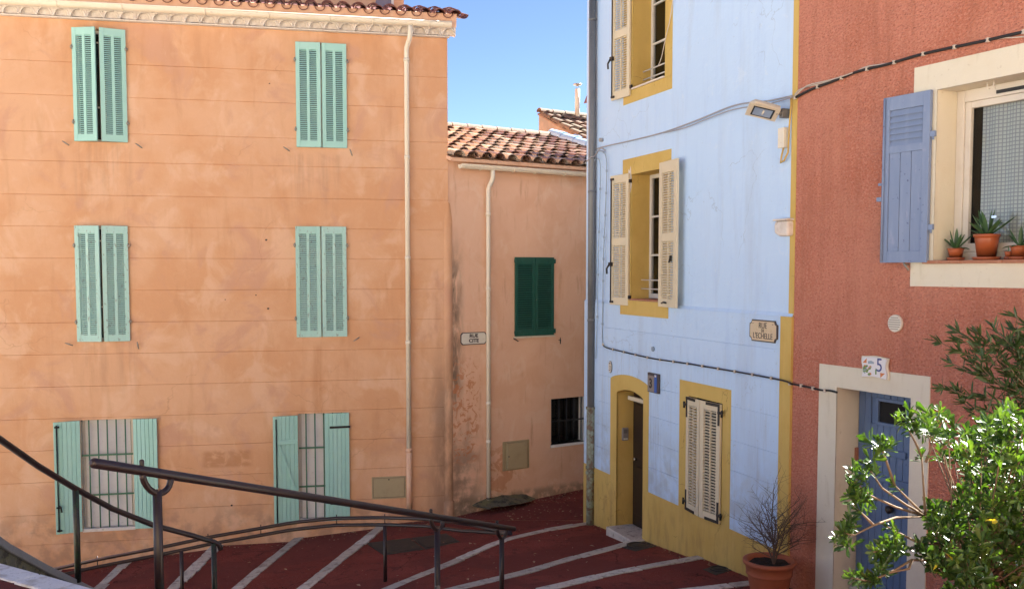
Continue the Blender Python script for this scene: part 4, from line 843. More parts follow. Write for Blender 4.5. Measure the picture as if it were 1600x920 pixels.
for i in range(len(RL_) - 1):
    drop = .05 if i >= 1 else .02; K = 6; g = []
    for k in range(K + 1):
        row = []
        for j in range(NS + 1):
            a = RL_[i][j]; b = RL_[i + 1][j] - Vector((0, 0, drop)); p = a.lerp(b, k / K)
            if 0 < k < K: p.z += .02 * noise.noise(p * .9)
            row.append(p)
        g.append(row)
    for k in range(K):
        for j in range(NS): mb.quad(g[k][j], g[k + 1][j], g[k + 1][j + 1], g[k][j + 1], 0, True)
    for j in range(NS):                                   # the small riser under the next line's stones
        a, b = RL_[i + 1][j], RL_[i + 1][j + 1]; mb.quad(b - Vector((0, 0, drop)), a - Vector((0, 0, drop)), a, b)
# the flat area beyond the lines, as far as the houses and into the lane
far = []
i4, i5 = 5, 6
ca, cb = RL_[i4][NS], RL_[i5][NS] - Vector((0, 0, .05))
fa, fb = Vector((-3.2, 19, -.12)), Vector((3.6, 21.5, .08))
K = 8
for k in range(K):
    for j in range(K):
        q = []
        for (a, b) in ((k, j), (k + 1, j), (k + 1, j + 1), (k, j + 1)):
            lo = ca.lerp(cb, a / K); hi = fa.lerp(fb, a / K); q.append(lo.lerp(hi, b / K))
        mb.quad(*q, 0, True)
# the street behind the left and right ends
a, b = RL_[0][NS], RL_[0][0]; mb.quad(a + Vector((-6, 1, -.6)), b + Vector((-6, -3, -.6)), b, a)
a, b = RL_[-1][0], RL_[-1][NS]; mb.quad(a, a + Vector((1.2, -2.2, .4)), b + Vector((1.2, -2.2, .4)), b)
street = mb.build('street', M['red'], kind='structure')
for i in range(1, len(RL_) - 1):
    tot = sum((RL_[i][j + 1] - RL_[i][j]).length for j in range(NS)); s = 0; L = [0]
    for j in range(NS): L.append(L[-1] + (RL_[i][j + 1] - RL_[i][j]).length)
    def at(t):
        t = min(max(t, 0), tot); k = max(j for j in range(NS + 1) if L[j] <= t + 1e-9); k = min(k, NS - 1); f = (t - L[k]) / (L[k + 1] - L[k]); return RL_[i][k].lerp(RL_[i][k + 1], f), side(i, k)
    t = 0; rng = random.Random(40 + i)
    while t < tot - .05:
        w = rng.uniform(.42, 1.0); e = min(t + w, tot); g = .006 + rng.uniform(0, .008)
        q = MB(); nseg = 4; top = []; wdt = wst + rng.uniform(-.015, .02); up = .010 + rng.uniform(0, .008); skew = rng.uniform(-.02, .02)
        for k in range(nseg + 1):
            p, sd = at(t + g + (e - t - 2 * g) * k / nseg); jt = rng.uniform(-.009, .009) if 0 < k < nseg else 0
            sl0 = RL_[i + 1][0].z - RL_[i][0].z
            top.append((p - sd * (.012 + jt) + Vector((0, 0, up)), p + sd * (wdt + rng.uniform(-.01, .01)) + Vector((0, 0, up + max(0, sl0) * .08))))
        vs = [v for pr in top for v in pr] + [v - Vector((0, 0, .09)) for pr in top for v in pr]; m_ = 2 * (nseg + 1)
        fs = [(2 * k, 2 * k + 1, 2 * k + 3, 2 * k + 2) for k in range(nseg)] + [(2 * k + 2, 2 * k + 2 + m_, 2 * k + m_, 2 * k) for k in range(nseg)] + [(2 * k + 1, 2 * k + 1 + m_, 2 * k + 3 + m_, 2 * k + 3) for k in range(nseg)] + [(0, m_, m_ + 1, 1), (2 * nseg + 1, 2 * nseg + 1 + m_, 2 * nseg + m_, 2 * nseg)]
        q.add(vs, fs); q.build('stone', M['stone'], street, bevel=.008); t = e
# covers let into the street
from mathutils.bvhtree import BVHTree
_b = BVHTree.FromPolygons(mb.v, mb.f)
def on_street(px, py, z, lift=.006): p = gp(px, py, z); p.z += lift; return p
def cover(pxs, z, zs, name, label, ring=False):
    ps = [_b.ray_cast(CAM, ray(x, y).normalized())[0] + Vector((0, 0, .004)) for x, y in pxs]
    cen = sum(ps, Vector()) / 4; root = empty(name, Matrix.Translation(cen), label, 'cover', 'round drain covers on the steps' if ring else 'long covers in the red street'); ps = [p - cen for p in ps]
    q = MB(); lo = [p - Vector((0, 0, .06)) for p in ps]; q.add(ps + lo, [(0, 1, 2, 3), (1, 0, 4, 5), (2, 1, 5, 6), (3, 2, 6, 7), (0, 3, 7, 4)]); q.build('frame', M['cover'], root)
    q = MB(); inn = [p * .86 + Vector((0, 0, .006)) for p in ps]
    if not ring: q.add(inn + [p - Vector((0, 0, .006)) for p in inn], [(0, 1, 2, 3), (1, 0, 4, 5), (2, 1, 5, 6), (3, 2, 6, 7), (0, 3, 7, 4)]); q.build('plate', M['cover'], root)
    else:
        r = min((ps[0] - ps[2]).length, (ps[1] - ps[3]).length) * .30; q.lathe([(r, .003), (r, .012), (r * .8, .014), (r * .8, .008), (r * .55, .008), (r * .5, .013), (0, .014)], 20); q.build('lid', M['cover'], root)
cover([(572, 848), (600, 867), (663, 858), (640, 840)], 0, [-.14, -.14, -.09, -.09], 'utility_cover', 'long dark cover let into the red street, left one of the pair')
cover([(642, 840), (665, 858), (719, 846), (697, 833)], 0, [-.09, -.09, -.05, -.05], 'utility_cover', 'dark cover let into the red street, right one touching its twin')
cover([(966, 853), (993, 861), (1030, 852), (1003, 844)], 0, [.245] * 4, 'drain_cover', 'square drain cover with round lid on the red step by the arched door', True)
cover([(1098, 889), (1118, 898), (1148, 889), (1128, 881)], 0, [.43] * 4, 'drain_cover', 'square drain cover with round lid on the step below the beige shutters', True)
# dead leaves and grit blown against the walls
random.seed(5); q = MB()
def bit(p, s):
    a = random.uniform(0, 6.3); t = Vector((math.cos(a), math.sin(a), random.uniform(-.25, .25))) * s; u = Vector((-math.sin(a), math.cos(a), random.uniform(-.2, .3))) * s * .6
    q.quad(p - t, p - u + Vector((0, 0, s * .2)), p + t, p + u + Vector((0, 0, s * .25)))
sp = [(WO, UC - 3 + i * .03, .04 + abs(random.gauss(0, .16)), None) for i in range(100)] + [(WO, 1.6 + i * .05, abs(random.gauss(.02, .12)), None) for i in range(90)] + [(WS, i * .02, abs(random.gauss(.02, .2)), None) for i in range(120)] + [(WB, .3 + i * .04, abs(random.gauss(.02, .07)), None) for i in range(110)]
def drop(x, y, lift=.008):
    h = _b.ray_cast(Vector((x, y, 3)), Vector((0, 0, -1))); return (h[0] + Vector((0, 0, lift))) if h[0] else None
for Wl, u_, off, _ in sp:
    p = Wl.P(u_ + random.uniform(-.05, .05), -off - .02, 0); p = drop(p.x, p.y)
    if p: bit(p, random.uniform(.006, .028))
for i in range(420):
    p = drop(random.uniform(-6, 3), random.uniform(12, 17.6))
    if p: bit(p, random.uniform(.004, .016) if i % 9 else random.uniform(.02, .035))
for i in range(160):
    p = WS.P(random.uniform(.8, 3.2), -abs(random.gauss(0, .7)) - .05, 0); p = drop(p.x, p.y)
    if p: bit(p, random.uniform(.008, .03))
for (x, y) in ((646, 828), (646, 829), (742, 841), (735, 840), (870, 843), (1040, 850), (560, 900), (900, 800), (880, 792), (800, 800), (925, 866)):
    p = gp(x, y, .0); p = drop(p.x, p.y)
    if p: bit(p, .04)
q.build('leaf_litter', M['litter'], label='dry fallen leaves and grit scattered on the red street', cat='litter', kind='stuff')
# worn kerb heap at the foot of the far downpipe
p = gp(772, 797, -.02); q = MB(); vs = []; nn = 14
for i in range(nn + 1):
    for k in range(6):
        u_ = -.55 + 1.25 * i / nn; a = k / 5; prof = math.sin(math.pi * min(1, max(0, i / nn))) ** .5
        zz = .10 * prof * math.sin(math.pi * (1 - a) / 2) + .02 * noise.noise(Vector((u_ * 6, a * 3, 0))); vs.append(WS.P(1.05 + u_, -.36 * a * (.5 + .5 * prof), zz - .02))
q.add(vs, [(i * 6 + k, i * 6 + k + 1, (i + 1) * 6 + k + 1, (i + 1) * 6 + k) for i in range(nn) for k in range(5)], 0, True)
q.build('cement_fillet', M['mossy'], label='rough mossy cement fillet at the foot of the far cream downpipe', cat='fillet')

# ---- upper landing, its stairs and walls
sd = Vector((.515, .857, 0)).normalized(); pr = Vector((sd.y, -sd.x, 0))
n0 = gp(50, 905, 2.31)                                    # on the landing's stone nosing
ZT = 2.30
E1 = n0 - pr * 1.2; E2 = n0 + pr * .95
mb2 = MB()
T3 = Vector((0, 0, 1))
poly = [Vector((-4.6, -14, ZT)), Vector((9.5, -14, ZT)), Vector((6.6, 3.6, ZT)), Vector((3.6, 5.6, ZT)), Vector((1.2, 5.0, ZT)), Vector((E2.x, E2.y, ZT)), Vector((E1.x, E1.y, ZT)), Vector((-4.6, 5.2, ZT))]
poly = list(reversed(poly)); m_ = len(poly)
mb2.add([*poly, *[p - T3 * 4 for p in poly]], [list(reversed(range(m_)))] + [(i, (i + 1) % m_, m_ + (i + 1) % m_, m_ + i) for i in range(m_)])
land = mb2.build('landing', M['red'], kind='structure')
c = MB(); c.box(-4.55, 8.0, -13.5, 2.2, ZT + .001, ZT + .02); c.build('bounce_paving', M['bounce_paving'], land)  # out of view, pale slab added as warm fill for the facades
rng = random.Random(3)
def nosing(c0, k, z, name, m, parent, a0, a1, w):
    t = a0
    while t < a1 - .02:
        e = min(a1, t + rng.uniform(.5, .8)); q = MB(); vs = []
        for (s_, b) in ((t + .006, -.0), (e - .006, 0), (e - .006, -w), (t + .006, -w)):
            p = c0 + pr * s_ + sd * (b + .02 + rng.uniform(-.006, .006)); vs.append(Vector((p.x, p.y, z + .012 + rng.uniform(-.003, .003))))
        q.add(vs + [v - Vector((0, 0, .14)) for v in vs], [(0, 3, 2, 1), (0, 1, 5, 4), (1, 2, 6, 5), (2, 3, 7, 6), (3, 0, 4, 7)][0:5])
        q.build(name, m, parent, bevel=.012); t = e
nosing(n0 + sd * .07, 0, ZT, 'stone', M['palestone'], land, -1.2, .95, .17)
nst = 9; run, rise = .33, .212
q = MB()
for i in range(nst):
    a = n0 + sd * (.09 + run * i); z = ZT - rise * (i + 1)
    c4 = [a - pr * 1.15, a + pr * .9, a + sd * (run) + pr * .9, a + sd * (run) - pr * 1.15]
    q.add([Vector((p.x, p.y, z)) for p in c4] + [Vector((p.x, p.y, -1)) for p in c4], [(0, 1, 2, 3), (1, 5, 6, 2), (0, 3, 7, 4), (2, 6, 7, 3)])
stairs = q.build('stairs', M['red'], kind='structure')
for i in range(nst): nosing(n0 + sd * (.09 + run * (i + 1)), 0, ZT - rise * (i + 1), 'stone', M['stone'], stairs, -1.15, .9, .15)
# stringer wall with concrete coping on the left
cp = [dp(-70, 799, 6.3), dp(0, 848, 6.9), dp(60, 881, 7.5), dp(122, 911, 8.15), dp(165, 932, 8.7), dp(260, 985, 9.8)]
cp = [Vector((p.x, p.y, p.z)) for p in cp]
WL = empty('stringer_wall', Matrix.Translation((cp[2].x, cp[2].y, .5)), 'low mossy wall with grey concrete coping sloping down beside the stairs', 'wall'); o0 = Vector((cp[2].x, cp[2].y, .5))
q = MB(); qf = MB(); k = len(cp)
def off2(i, d):
    t = cp[min(i + 1, k - 1)] - cp[max(i - 1, 0)]; t.z = 0; t.normalize(); return Vector((t.y, -t.x, 0)) * d
vs = []
for i, p in enumerate(cp):
    a, b = p + off2(i, .075), p - off2(i, .10); vs += [a - o0, b - o0, b - o0 - T3 * .07, a - o0 - T3 * .07]
fs = []
for i in range(k - 1):
    for j in range(4): fs.append((4 * i + j, 4 * i + (j + 1) % 4, 4 * (i + 1) + (j + 1) % 4, 4 * (i + 1) + j))
fs += [(3, 2, 1, 0), (4 * k - 4, 4 * k - 3, 4 * k - 2, 4 * k - 1)]
q.add(vs, fs); q.build('coping', M['concrete'], WL, bevel=.01)
vs = []
for i, p in enumerate(cp):
    a, b = p + off2(i, .055), p - off2(i, .08); vs += [a - o0 - T3 * .071, b - o0 - T3 * .071, Vector((b.x, b.y, -1)) - o0, Vector((a.x, a.y, -1)) - o0]
q = MB(); q.add(vs, fs); q.build('wall_face', M['mossy'], WL)

# ---- handrails
def railing(name, M0, label): return empty(name, Matrix.Translation(M0), label, 'railing', 'tube handrails')
A, B = dp(146, 723, 5.6), dp(803, 826, 11.0)
r1 = railing('handrail', Vector((A.x, A.y, A.z - .95)), 'thick brown tube handrail descending across the foreground on forked posts'); o1 = Vector((A.x, A.y, A.z - .95))
q = MB(); dd_ = (B - A).normalized(); e0 = A - dd_ * .0
q.tube([A - dd_ * .022 - o1, A - dd_ * .012 - o1, A - o1, B - o1, B + dd_ * .012 - o1, B + dd_ * .02 - o1], [.012, .024, .031, .031, .022, .01], 16); q.build('top_rail', M['rail'], r1)
for (px, by) in ((245, 766), (683, 811), (784, 829)):
    lo, hi = 0.0, 1.0
    for _ in range(40):
        m_ = (lo + hi) / 2
        if proj(A.lerp(B, m_))[0] < px: lo = m_
        else: hi = m_
    p = A.lerp(B, lo); t = dd_ * .13; q = MB(); pts = []
    for i in range(13):
        a = math.pi * i / 12; pts.append(p + dd_ * (-.125 * math.cos(a)) + T3 * (-.015 - .115 * math.sin(a) + dd_.z * 0) - o1)
    q.tube(pts, [.021] * 13, 10); g0 = p - T3 * .13; q.tube([g0 - o1 + T3 * .02, Vector((g0.x, g0.y, 0.1 if px > 300 else 1.9)) - o1], .029, 14); po = q.build('post', M['rail'], r1)
    q = MB(); s_ = p - dd_ * .128; q.tube([s_ + T3 * .0 - o1, s_ + T3 * .062 - o1, s_ + T3 * .07 - o1], [.016, .016, .008], 8); q.build('stub', M['rail'], po)
# left rail, curving down beside the stringer wall
pl = [(-60, 650, 6.3), (0, 686, 6.9), (60, 728, 7.45), (118, 763, 8.0), (175, 794, 8.35), (240, 820, 8.75), (300, 836, 9.0), (334, 846, 9.15), (342, 850, 9.17), (345, 858, 9.18)]
P3 = [dp(*p) for p in pl]; o2 = Vector((P3[3].x, P3[3].y, P3[3].z - .85)); r2 = railing('handrail', o2, 'slim curved handrail running down along the mossy stringer wall at left')
q = MB(); q.tube([p - o2 for p in P3], .025, 12); q.build('top_rail', M['rail'], r2)
for i, foot in ((3, .80), (7, .9)):
    p = P3[i]; q = MB(); q.tube([p - o2 - T3 * .01, p - T3 * foot - o2], .026, 12); q.build('post', M['railgreen'], r2)
# far double rail along the street
pu_ = [(60, 895, 12.2), (83, 889, 12.3), (160, 872, 12.6), (245, 856, 12.85), (330, 838, 13.0), (400, 826, 13.1), (456, 816, 13.15), (522, 809, 13.1), (597, 808, 12.95), (664, 810, 12.6), (730, 818, 12.0), (775, 828, 11.5), (798, 833, 11.2)]
U3 = resample([dp(*p) for p in pu_], 40); o3 = Vector((U3[26].x, U3[26].y, U3[26].z - .9)); r3 = railing('double_handrail', o3, 'far curved double tube railing following the street below the orange wall')
q = MB(); q.tube([p - o3 for p in U3], .024, 10); q.build('top_rail', M['rail'], r3)
q = MB(); dn = Vector((0, 0, -.098)); q.tube([p + dn * (1 if i < 34 else (40 - i) / 6) - o3 for i, p in enumerate(U3)], .024, 10); q.build('lower_rail', M['rail'], r3)
for px in (286, 599):
    p = min(U3, key=lambda v: abs(proj(v)[0] - px)); q = MB(); q.tube([p - o3 - T3 * .10, p - T3 * 1.05 - o3], .026, 10); q.build('post', M['rail'], r3)
for px in (150, 247, 330, 400, 522, 597, 700):
    p = min(U3, key=lambda v: abs(proj(v)[0] - px)); q = MB(); q.tube([p - o3 - T3 * .09, p - o3 + T3 * .05], .007, 6); q.build('spacer', M['rail'], r3)

# ================================================================== WALL THINGS
def wplace(Wl, px, py, off=0): u, z = Wl.uz(px, py, off); return Wl.mat(u, -off, z), u, z
def cut_plate(mb, w, h, n, y0, y1, m=0, curved=True):
    pts = []
    for (sx, sy, a0) in ((1, -1, 180), (1, 1, 270), (-1, 1, 0), (-1, -1, 90)):
        cx, cz = sx * w, sy * h
        seg = 5 if curved else 1
        for i in range(seg + 1):
            if curved: a = R(a0 - 90 * i / seg)
            if curved: pts.append((cx + n * math.cos(a), cz + n * math.sin(a)))
            else:
                a = R(a0 - 90 * i); pts.append((cx + n * math.cos(a), cz + n * math.sin(a)))
    mb.prism(pts, y0, y1, m)
# RUE DE L'ECHELLE
Mx, u, z = wplace(WB, 1194, 517, .03); ww = (WB.u(1215, 517, .03) - WB.u(1172, 517, .03)) / 2; hh = (WB.z(1194, 500, .03) - WB.z(1194, 534, .03)) / 2
sg_ = empty('street_sign', Mx, "beige enamel street sign reading RUE DE L'ECHELLE, black bordered, on the pale blue wall", 'sign', 'enamel street name signs')
q = MB(); cut_plate(q, ww, hh, .045, -.016, 0); q.build('border', M['ink'], sg_)
q = MB(); cut_plate(q, ww - .016, hh - .014, .040, -.019, -.015); q.build('plate', M['enamel'], sg_)
text('RUE', .095, .0015, M['ink'], sg_, Matrix.Translation((0, -.021, hh * .48)), .95)
text('DE', .055, .0015, M['ink'], sg_, Matrix.Translation((0, -.021, hh * .02)), .9)
text("L'ECHELLE", .095, .0015, M['ink'], sg_, Matrix.Translation((0, -.021, -hh * .48)), .88)
for sx in (-1, 1): q = MB(); q.lathe([(0, -.003), (.006, -.002), (.007, .002)], 8, (0, 0, 0)); q.build('screw', M['ink'], sg_, Matrix.Translation((sx * ww * .72, -.021, hh * .66)) @ Matrix.Rotation(R(90), 4, 'X'))
# RUE CITE
Mx, u, z = wplace(WS, 739.5, 528.5); ww = (WS.u(760, 528) - WS.u(720, 528)) / 2; hh = (WS.z(740, 519) - WS.z(740, 538)) / 2
sg_ = empty('street_sign', Mx, 'white enamel street sign reading RUE CITE on the peach wall beside the downpipe', 'sign', 'enamel street name signs')
q = MB(); cut_plate(q, ww, hh, .035, -.014, 0, curved=False); q.build('border', M['ink'], sg_)
q = MB(); cut_plate(q, ww - .013, hh - .013, .034, -.017, -.013, curved=False); q.build('plate', M['enamelwhite'], sg_)
text('RUE', .085, .0015, M['ink'], sg_, Matrix.Translation((0, -.019, hh * .42)), 1.15, bold=.003)
text('CITE', .085, .0015, M['ink'], sg_, Matrix.Translation((0, -.019, -hh * .38)), 1.15, bold=.003)
# small oval house number plate
Mx, u, z = wplace(WB, 954, 573, .03); sg_ = empty('number_plate', Mx, 'small worn oval enamel plate numbered 3 left of the arched door', 'sign')
q = MB(); q.prism([(.062 * math.cos(R(22.5 + 45 * i)), .098 * math.sin(R(22.5 + 45 * i))) for i in range(8)], -.010, 0); q.build('border', M['zinc'], sg_)
q = MB(); q.prism([(.054 * math.cos(R(22.5 + 45 * i)), .090 * math.sin(R(22.5 + 45 * i))) for i in range(8)], -.013, -.009); q.build('plate', M['enamelwhite'], sg_)
text('3', .12, .0015, M['ink'], sg_, Matrix.Translation((.004, -.0145, -.022)), .9); q = MB(); q.box(-.018, .018, -.016, -.012, .045, .065); q.build('mark', M['ink'], sg_)
# modern number sign
Mx, u, z = wplace(WB, 1023, 598, .03); ww = (WB.u(1031.5, 598, .03) - WB.u(1014.5, 598, .03)) / 2; hh = .138
sg_ = empty('number_sign', Mx, 'square dark grey sign numbered 3 with a blue stripe right of the arched door', 'sign')
q = MB(); q.box(-ww, ww, -.03, 0, -hh, hh); q.build('back_plate', M['ink'], sg_, bevel=.003)
q = MB(); q.box(-ww + .012, ww * .25, -.033, -.029, -hh + .012, hh * .72); q.build('face', M['signgrey'], sg_)
q = MB(); q.box(ww * .28, ww * .72, -.033, -.029, -hh + .012, hh - .012); q.build('stripe', M['signblue'], sg_)
q = MB()
q.box(ww * .34, ww * .64, -.0345, -.0325, hh * .66, hh * .86); q.build('emblem', M['enamelwhite'], sg_)
text('3', .19, .001, M['black'], sg_, Matrix.Translation((-ww * .38, -.0345, -hh * .12)), 1.05, bold=.005)
# ceramic tile 5
Mx, u, z = wplace(WP, 1368, 574, .02); ww = (WP.u(1388, 574) - WP.u(1347, 574)) / 2; hh = (WP.z(1368, 557) - WP.z(1368, 591)) / 2
tl = empty('house_tile', Mx, 'wavy edged ceramic tile numbered 5 with a painted garden above the blue door', 'sign')
def wavy(sc):
    pts = []; n_ = 40
    for i in range(n_):
        a = 2 * math.pi * i / n_; ca_, sa_ = math.cos(a), math.sin(a); k = 1 / max(abs(ca_), abs(sa_)); pts.append((ww * ca_ * k * (sc - .05 * math.sin(4 * a + .6)), hh * sa_ * k * (sc - .07 * math.sin(3 * a))))
    return pts
q = MB(); q.prism(wavy(1.0), -.012, .008); q.build('mortar_bed', M['cream'], tl, bevel=.003)
q = MB(); q.prism(wavy(.90), -.024, -.011); ti = q.build('tile', M['ceramic'], tl, bevel=.003)
def patch(name, pts, m, d=.0015): q = MB(); q.prism([(x * ww, zz * hh) for x, zz in pts], -.024 - d, -.0235); q.build(name, M[m], ti)
patch('corner_fold', [(-.86, .35), (-.56, .35), (-.56, .80)], 'ceramicorange'); patch('corner_fold', [(.50, -.40), (.52, -.84), (.86, -.42)], 'ceramicorange')
rg = random.Random(9)
for i in range(26):
    x, zz = rg.uniform(-.78, -.15), rg.uniform(-.78, .10); s = rg.uniform(.05, .12)
    patch('painted_flower', [(x + s * math.cos(R(a)), zz + s * 1.1 * math.sin(R(a))) for a in range(0, 360, 60)], rg.choice(['ceramicgreen', 'ceramicgreen', 'ceramicpink', 'ceramicorange', 'ceramicblue']), .0012 + i * .00012)
patch('painted_hill', [(-.45, .30), (.0, .34), (.02, .50), (-.2, .62), (-.45, .56)], 'ceramicblue'); patch('painted_cypress', [(.12, -.60), (.22, -.60), (.22, -.2), (.17, .0), (.12, -.2)], 'ceramicgreen')
text('5', .19, .001, M['inkblue'], ti, Matrix.Translation((.42 * ww, -.026, .22 * hh)), .9)
# meter boxes
def meter(Wl, x0, x1, y0, y1, label, lid, dx=0):
    ym, xm = (y0 + y1) / 2, (x0 + x1) / 2; a, b = Wl.u(x0, ym), Wl.u(x1, ym); c_, d_ = Wl.z(xm, y1), Wl.z(xm, y0); Mx = Wl.mat((a + b) / 2, 0, (c_ + d_) / 2); w_, h_ = (b - a) / 2, (d_ - c_) / 2
    r = empty('meter_box', Mx, label, 'utility box', 'beige meter boxes'); q = MB()
    for e in ((-w_, w_, h_ - .02, h_), (-w_, w_, -h_, -h_ + .02), (-w_, -w_ + .02, -h_ + .02, h_ - .02), (w_ - .02, w_, -h_ + .02, h_ - .02)): q.box(e[0], e[1], -.02, .0, e[2], e[3])
    q.build('frame', M['box'], r, bevel=.003); q = MB(); q.box(-w_ + .025 + dx, w_ - .025 - dx, -lid, -.001, -h_ + .025, h_ - .025); lo_ = q.build('door', M['box'], r, bevel=.006)
    q = MB(); q.lathe([(0, 0), (.012, 0), (.012, .006), (0, .008)], 10); q.build('lock', M['black'], lo_, Matrix.Translation((0 if dx == 0 else -w_ + .1, -lid - .002, h_ - .05 if dx == 0 else 0)) @ Matrix.Rotation(R(90), 4, 'X'))
    q = MB(); q.box(-w_ + .01, w_ - .01, -.004, -.0005, -h_ + .01, h_ - .01); q.build('recess', M['ink'] if dx == 0 else M['box'], r)
meter(WO, 581, 634, 744, 778, 'flush beige meter box low on the orange wall beside the downpipe', .012)
meter(WS, 785, 826, 688, 733, 'beige meter box with a projecting door on the peach wall', .06, .045)
# intercom in the door reveal
rx = Vector((BD[0], .12, 0)); p = WB.P(BD[0] + .001, .11, WB.z(974, 681, .0)); Mi = Matrix.Translation(p) @ WB.M.to_3x3().to_4x4() @ Matrix.Rotation(R(90), 4, 'Z')
ic = empty('intercom', Mi, 'small grey intercom on the ochre reveal of the arched door', 'intercom')
q = MB(); q.box(-.055, .055, -.035, 0, -.10, .10); q.build('case', M['signgrey'], ic, bevel=.015); q = MB(); q.box(-.035, .035, -.038, -.034, -.085, -.06); q.build('name_slot', M['enamelwhite'], ic)
for i in range(4): q = MB(); q.box(-.03, .03, -.037, -.034, .02 + i * .015, .026 + i * .015); q.build('speaker_slot', M['black'], ic)
# corbel stone at the corner
Mx, u, z = wplace(WB, 1229, 356); q = MB(); q.prism([(-.12, -.06), (-.04, -.095), (.13, -.095), (.13, .075), (-.10, .075), (-.13, .05)], -.085, .02)
cb_ = empty('corbel_stone', WB.mat(WB.u(1229, 356), 0, WB.z(1229, 356)), 'rough pale corbel stone jutting out at the corner of the blue house', 'stone'); q.build('block', M['white'], cb_, bevel=.03); q = MB(); q.box(-.13, .14, -.10, .02, .076, .10); q.build('cap', M['white'], cb_, bevel=.01)
# flood lamp
lu, lz = WB.uz(1232, 178, .0); Lm = WB.mat(lu, 0, lz); la = empty('flood_lamp', Lm, 'cream flood lamp tilted down from the ochre corner strip of the blue house', 'lamp')
q = MB(); q.box(-.03, .03, -.10, 0, -.05, .05); q.tube([(0, -.04, 0), (0, -.16, .01)], .028, 10); q.build('bracket', M['zinc'], la, bevel=.004)
HL = Matrix.Translation((-.02, -.12, .0)) @ Matrix.Rotation(R(-25), 4, 'Z') @ Matrix.Rotation(R(-14), 4, 'X') @ Matrix.Rotation(R(-22), 4, 'Y') @ Matrix.Scale(.72, 4)
q = MB(); prof = [(-.13, 0), (-.15, -.10), (-.17, -.40), (-.12, -.47), (.12, -.47), (.17, -.40), (.15, -.10), (.13, 0)]
top = [HL @ Vector((x * .75, y, .075 if abs(y) < .41 else .03)) for x, y in prof]; mid = [HL @ Vector((x * 1.05, y * 1.0, .0)) for x, y in prof]; low = [HL @ Vector((x * 1.02, y * 1.0, -.035)) for x, y in prof]; m_ = 8
q.add(top + mid + low, [list(range(8))] + [(i, i + m_, (i + 1) % 8 + m_, (i + 1) % 8) for i in range(8)] + [(i + m_, i + 2 * m_, (i + 1) % 8 + 2 * m_, (i + 1) % 8 + m_) for i in range(8)]); q.build('casing', M['lamp'], la, bevel=.006)
q = MB(); q.box(-.175, .175, -.47, .0, -.045, -.0355, T=HL); gf = q.build('glass_frame', M['lamp'], la)
q = MB(); q.box(-.125, .125, -.40, -.07, -.049, -.0455, T=HL); q.build('black_rim', M['black'], la)
q = MB(); q.box(-.10, .10, -.375, -.10, -.052, -.0495, T=HL); q.build('reflector', M['reflector'], la)
q = MB(); q.tube([HL @ Vector((-.05, -.23, -.056)), HL @ Vector((.05, -.23, -.056))], .01, 8); q.build('bulb', M['enamelwhite'], la)
# junction box with a drooping flex
Mx, u, z = wplace(WB, 1228, 216); jb_ = empty('junction_box', Mx, 'pale junction box with a drooping ochre flex under the flood lamp', 'utility box')
q = MB(); q.box(-.055, .055, -.07, 0, -.11, .11); q.build('case', M['enamelwhite'], jb_, bevel=.006)
for i in range(5): q = MB(); q.box(-.06, -.055, -.065, -.01, -.08 + i * .035, -.065 + i * .035); q.build('fin', M['enamelwhite'], jb_)
q = MB(); q.tube([(.0, -.03, -.11), (-.02, -.04, -.2), (-.035, -.04, -.27), (.03, -.04, -.25), (.09, -.035, -.17), (.10, -.03, .1), (.11, -.02, .35), (.10, -.015, .45)], .011, 6); q.build('flex', M['yellow'], jb_)
# cables
def cable(name, pts, r, m, label, clips=0, cm='cablewhite'):
    pts = [Vector(p) for p in pts]; o0_ = pts[0]; root = empty(name, Matrix.Translation(o0_), label, 'cable', {'overhead_cable': 'grey cables across the blue wall', 'pale_cable': 'pale cables on the terracotta wall', 'painted_cable': 'painted cables beside the drainpipe', 'wall_cable': 'dark cables above the doors'}.get(name))
    fine = []
    for i in range(len(pts) - 1):
        p0, p1, p2, p3 = pts[max(i - 1, 0)], pts[i], pts[i + 1], pts[min(i + 2, len(pts) - 1)]
        for k in range(5): t = k / 5; fine.append(.5 * ((2 * p1) + (p2 - p0) * t + (2 * p0 - 5 * p1 + 4 * p2 - p3) * t * t + (3 * p1 - p0 - 3 * p2 + p3) * t ** 3))
    fine.append(pts[-1]); q = MB(); q.tube([p - o0_ for p in fine], r, 6); q.build('wire', M[m], root)
    if clips:
        L_ = resample(fine, clips)
        for p in L_[:-1]: q = MB(); q.box(-.014, .014, -.02, .012, -.018, .018); q.build('clip', M[cm], root, Matrix.Translation(p - o0_))
def wp(Wl, x, y, off=.03): u, z = Wl.uz(x, y, off); return Wl.P(u, -off, z)
up1 = [(932, 233), (945, 229), (990, 219), (1040, 206), (1092, 187), (1148, 165), (1200, 158), (1238, 150)]
cable('overhead_cable', [wp(WB, x, y, .04) for x, y in up1], .009, 'cable', 'upper grey cable strung along the blue wall to the corner')
cable('overhead_cable', [wp(WB, x, y, .055) for x, y in [(1036, 208), (1070, 200), (1110, 184), (1148, 171), (1195, 164), (1215, 159), (1238, 152)]], .007, 'cable', 'thin grey cable sagging just below the upper blue wall cable')
cable('black_cable', [wp(WP, x, y, .03) for x, y in [(1242, 153), (1270, 139), (1300, 128), (1332, 115), (1360, 107), (1383, 102), (1430, 88), (1472, 78), (1530, 66), (1600, 50), (1660, 36)]], .014, 'cableblack', 'thick black cable clipped across the terracotta wall above the window', 9)
cable('pale_cable', [wp(WP, x, y, .022) for x, y in [(1242, 148), (1252, 139), (1285, 130), (1315, 122), (1332, 116), (1352, 105), (1383, 100), (1420, 92), (1472, 79), (1560, 61), (1585, 59), (1660, 52)]], .006, 'cablewhite', 'thin pale cable twisted round the black one on the terracotta wall')
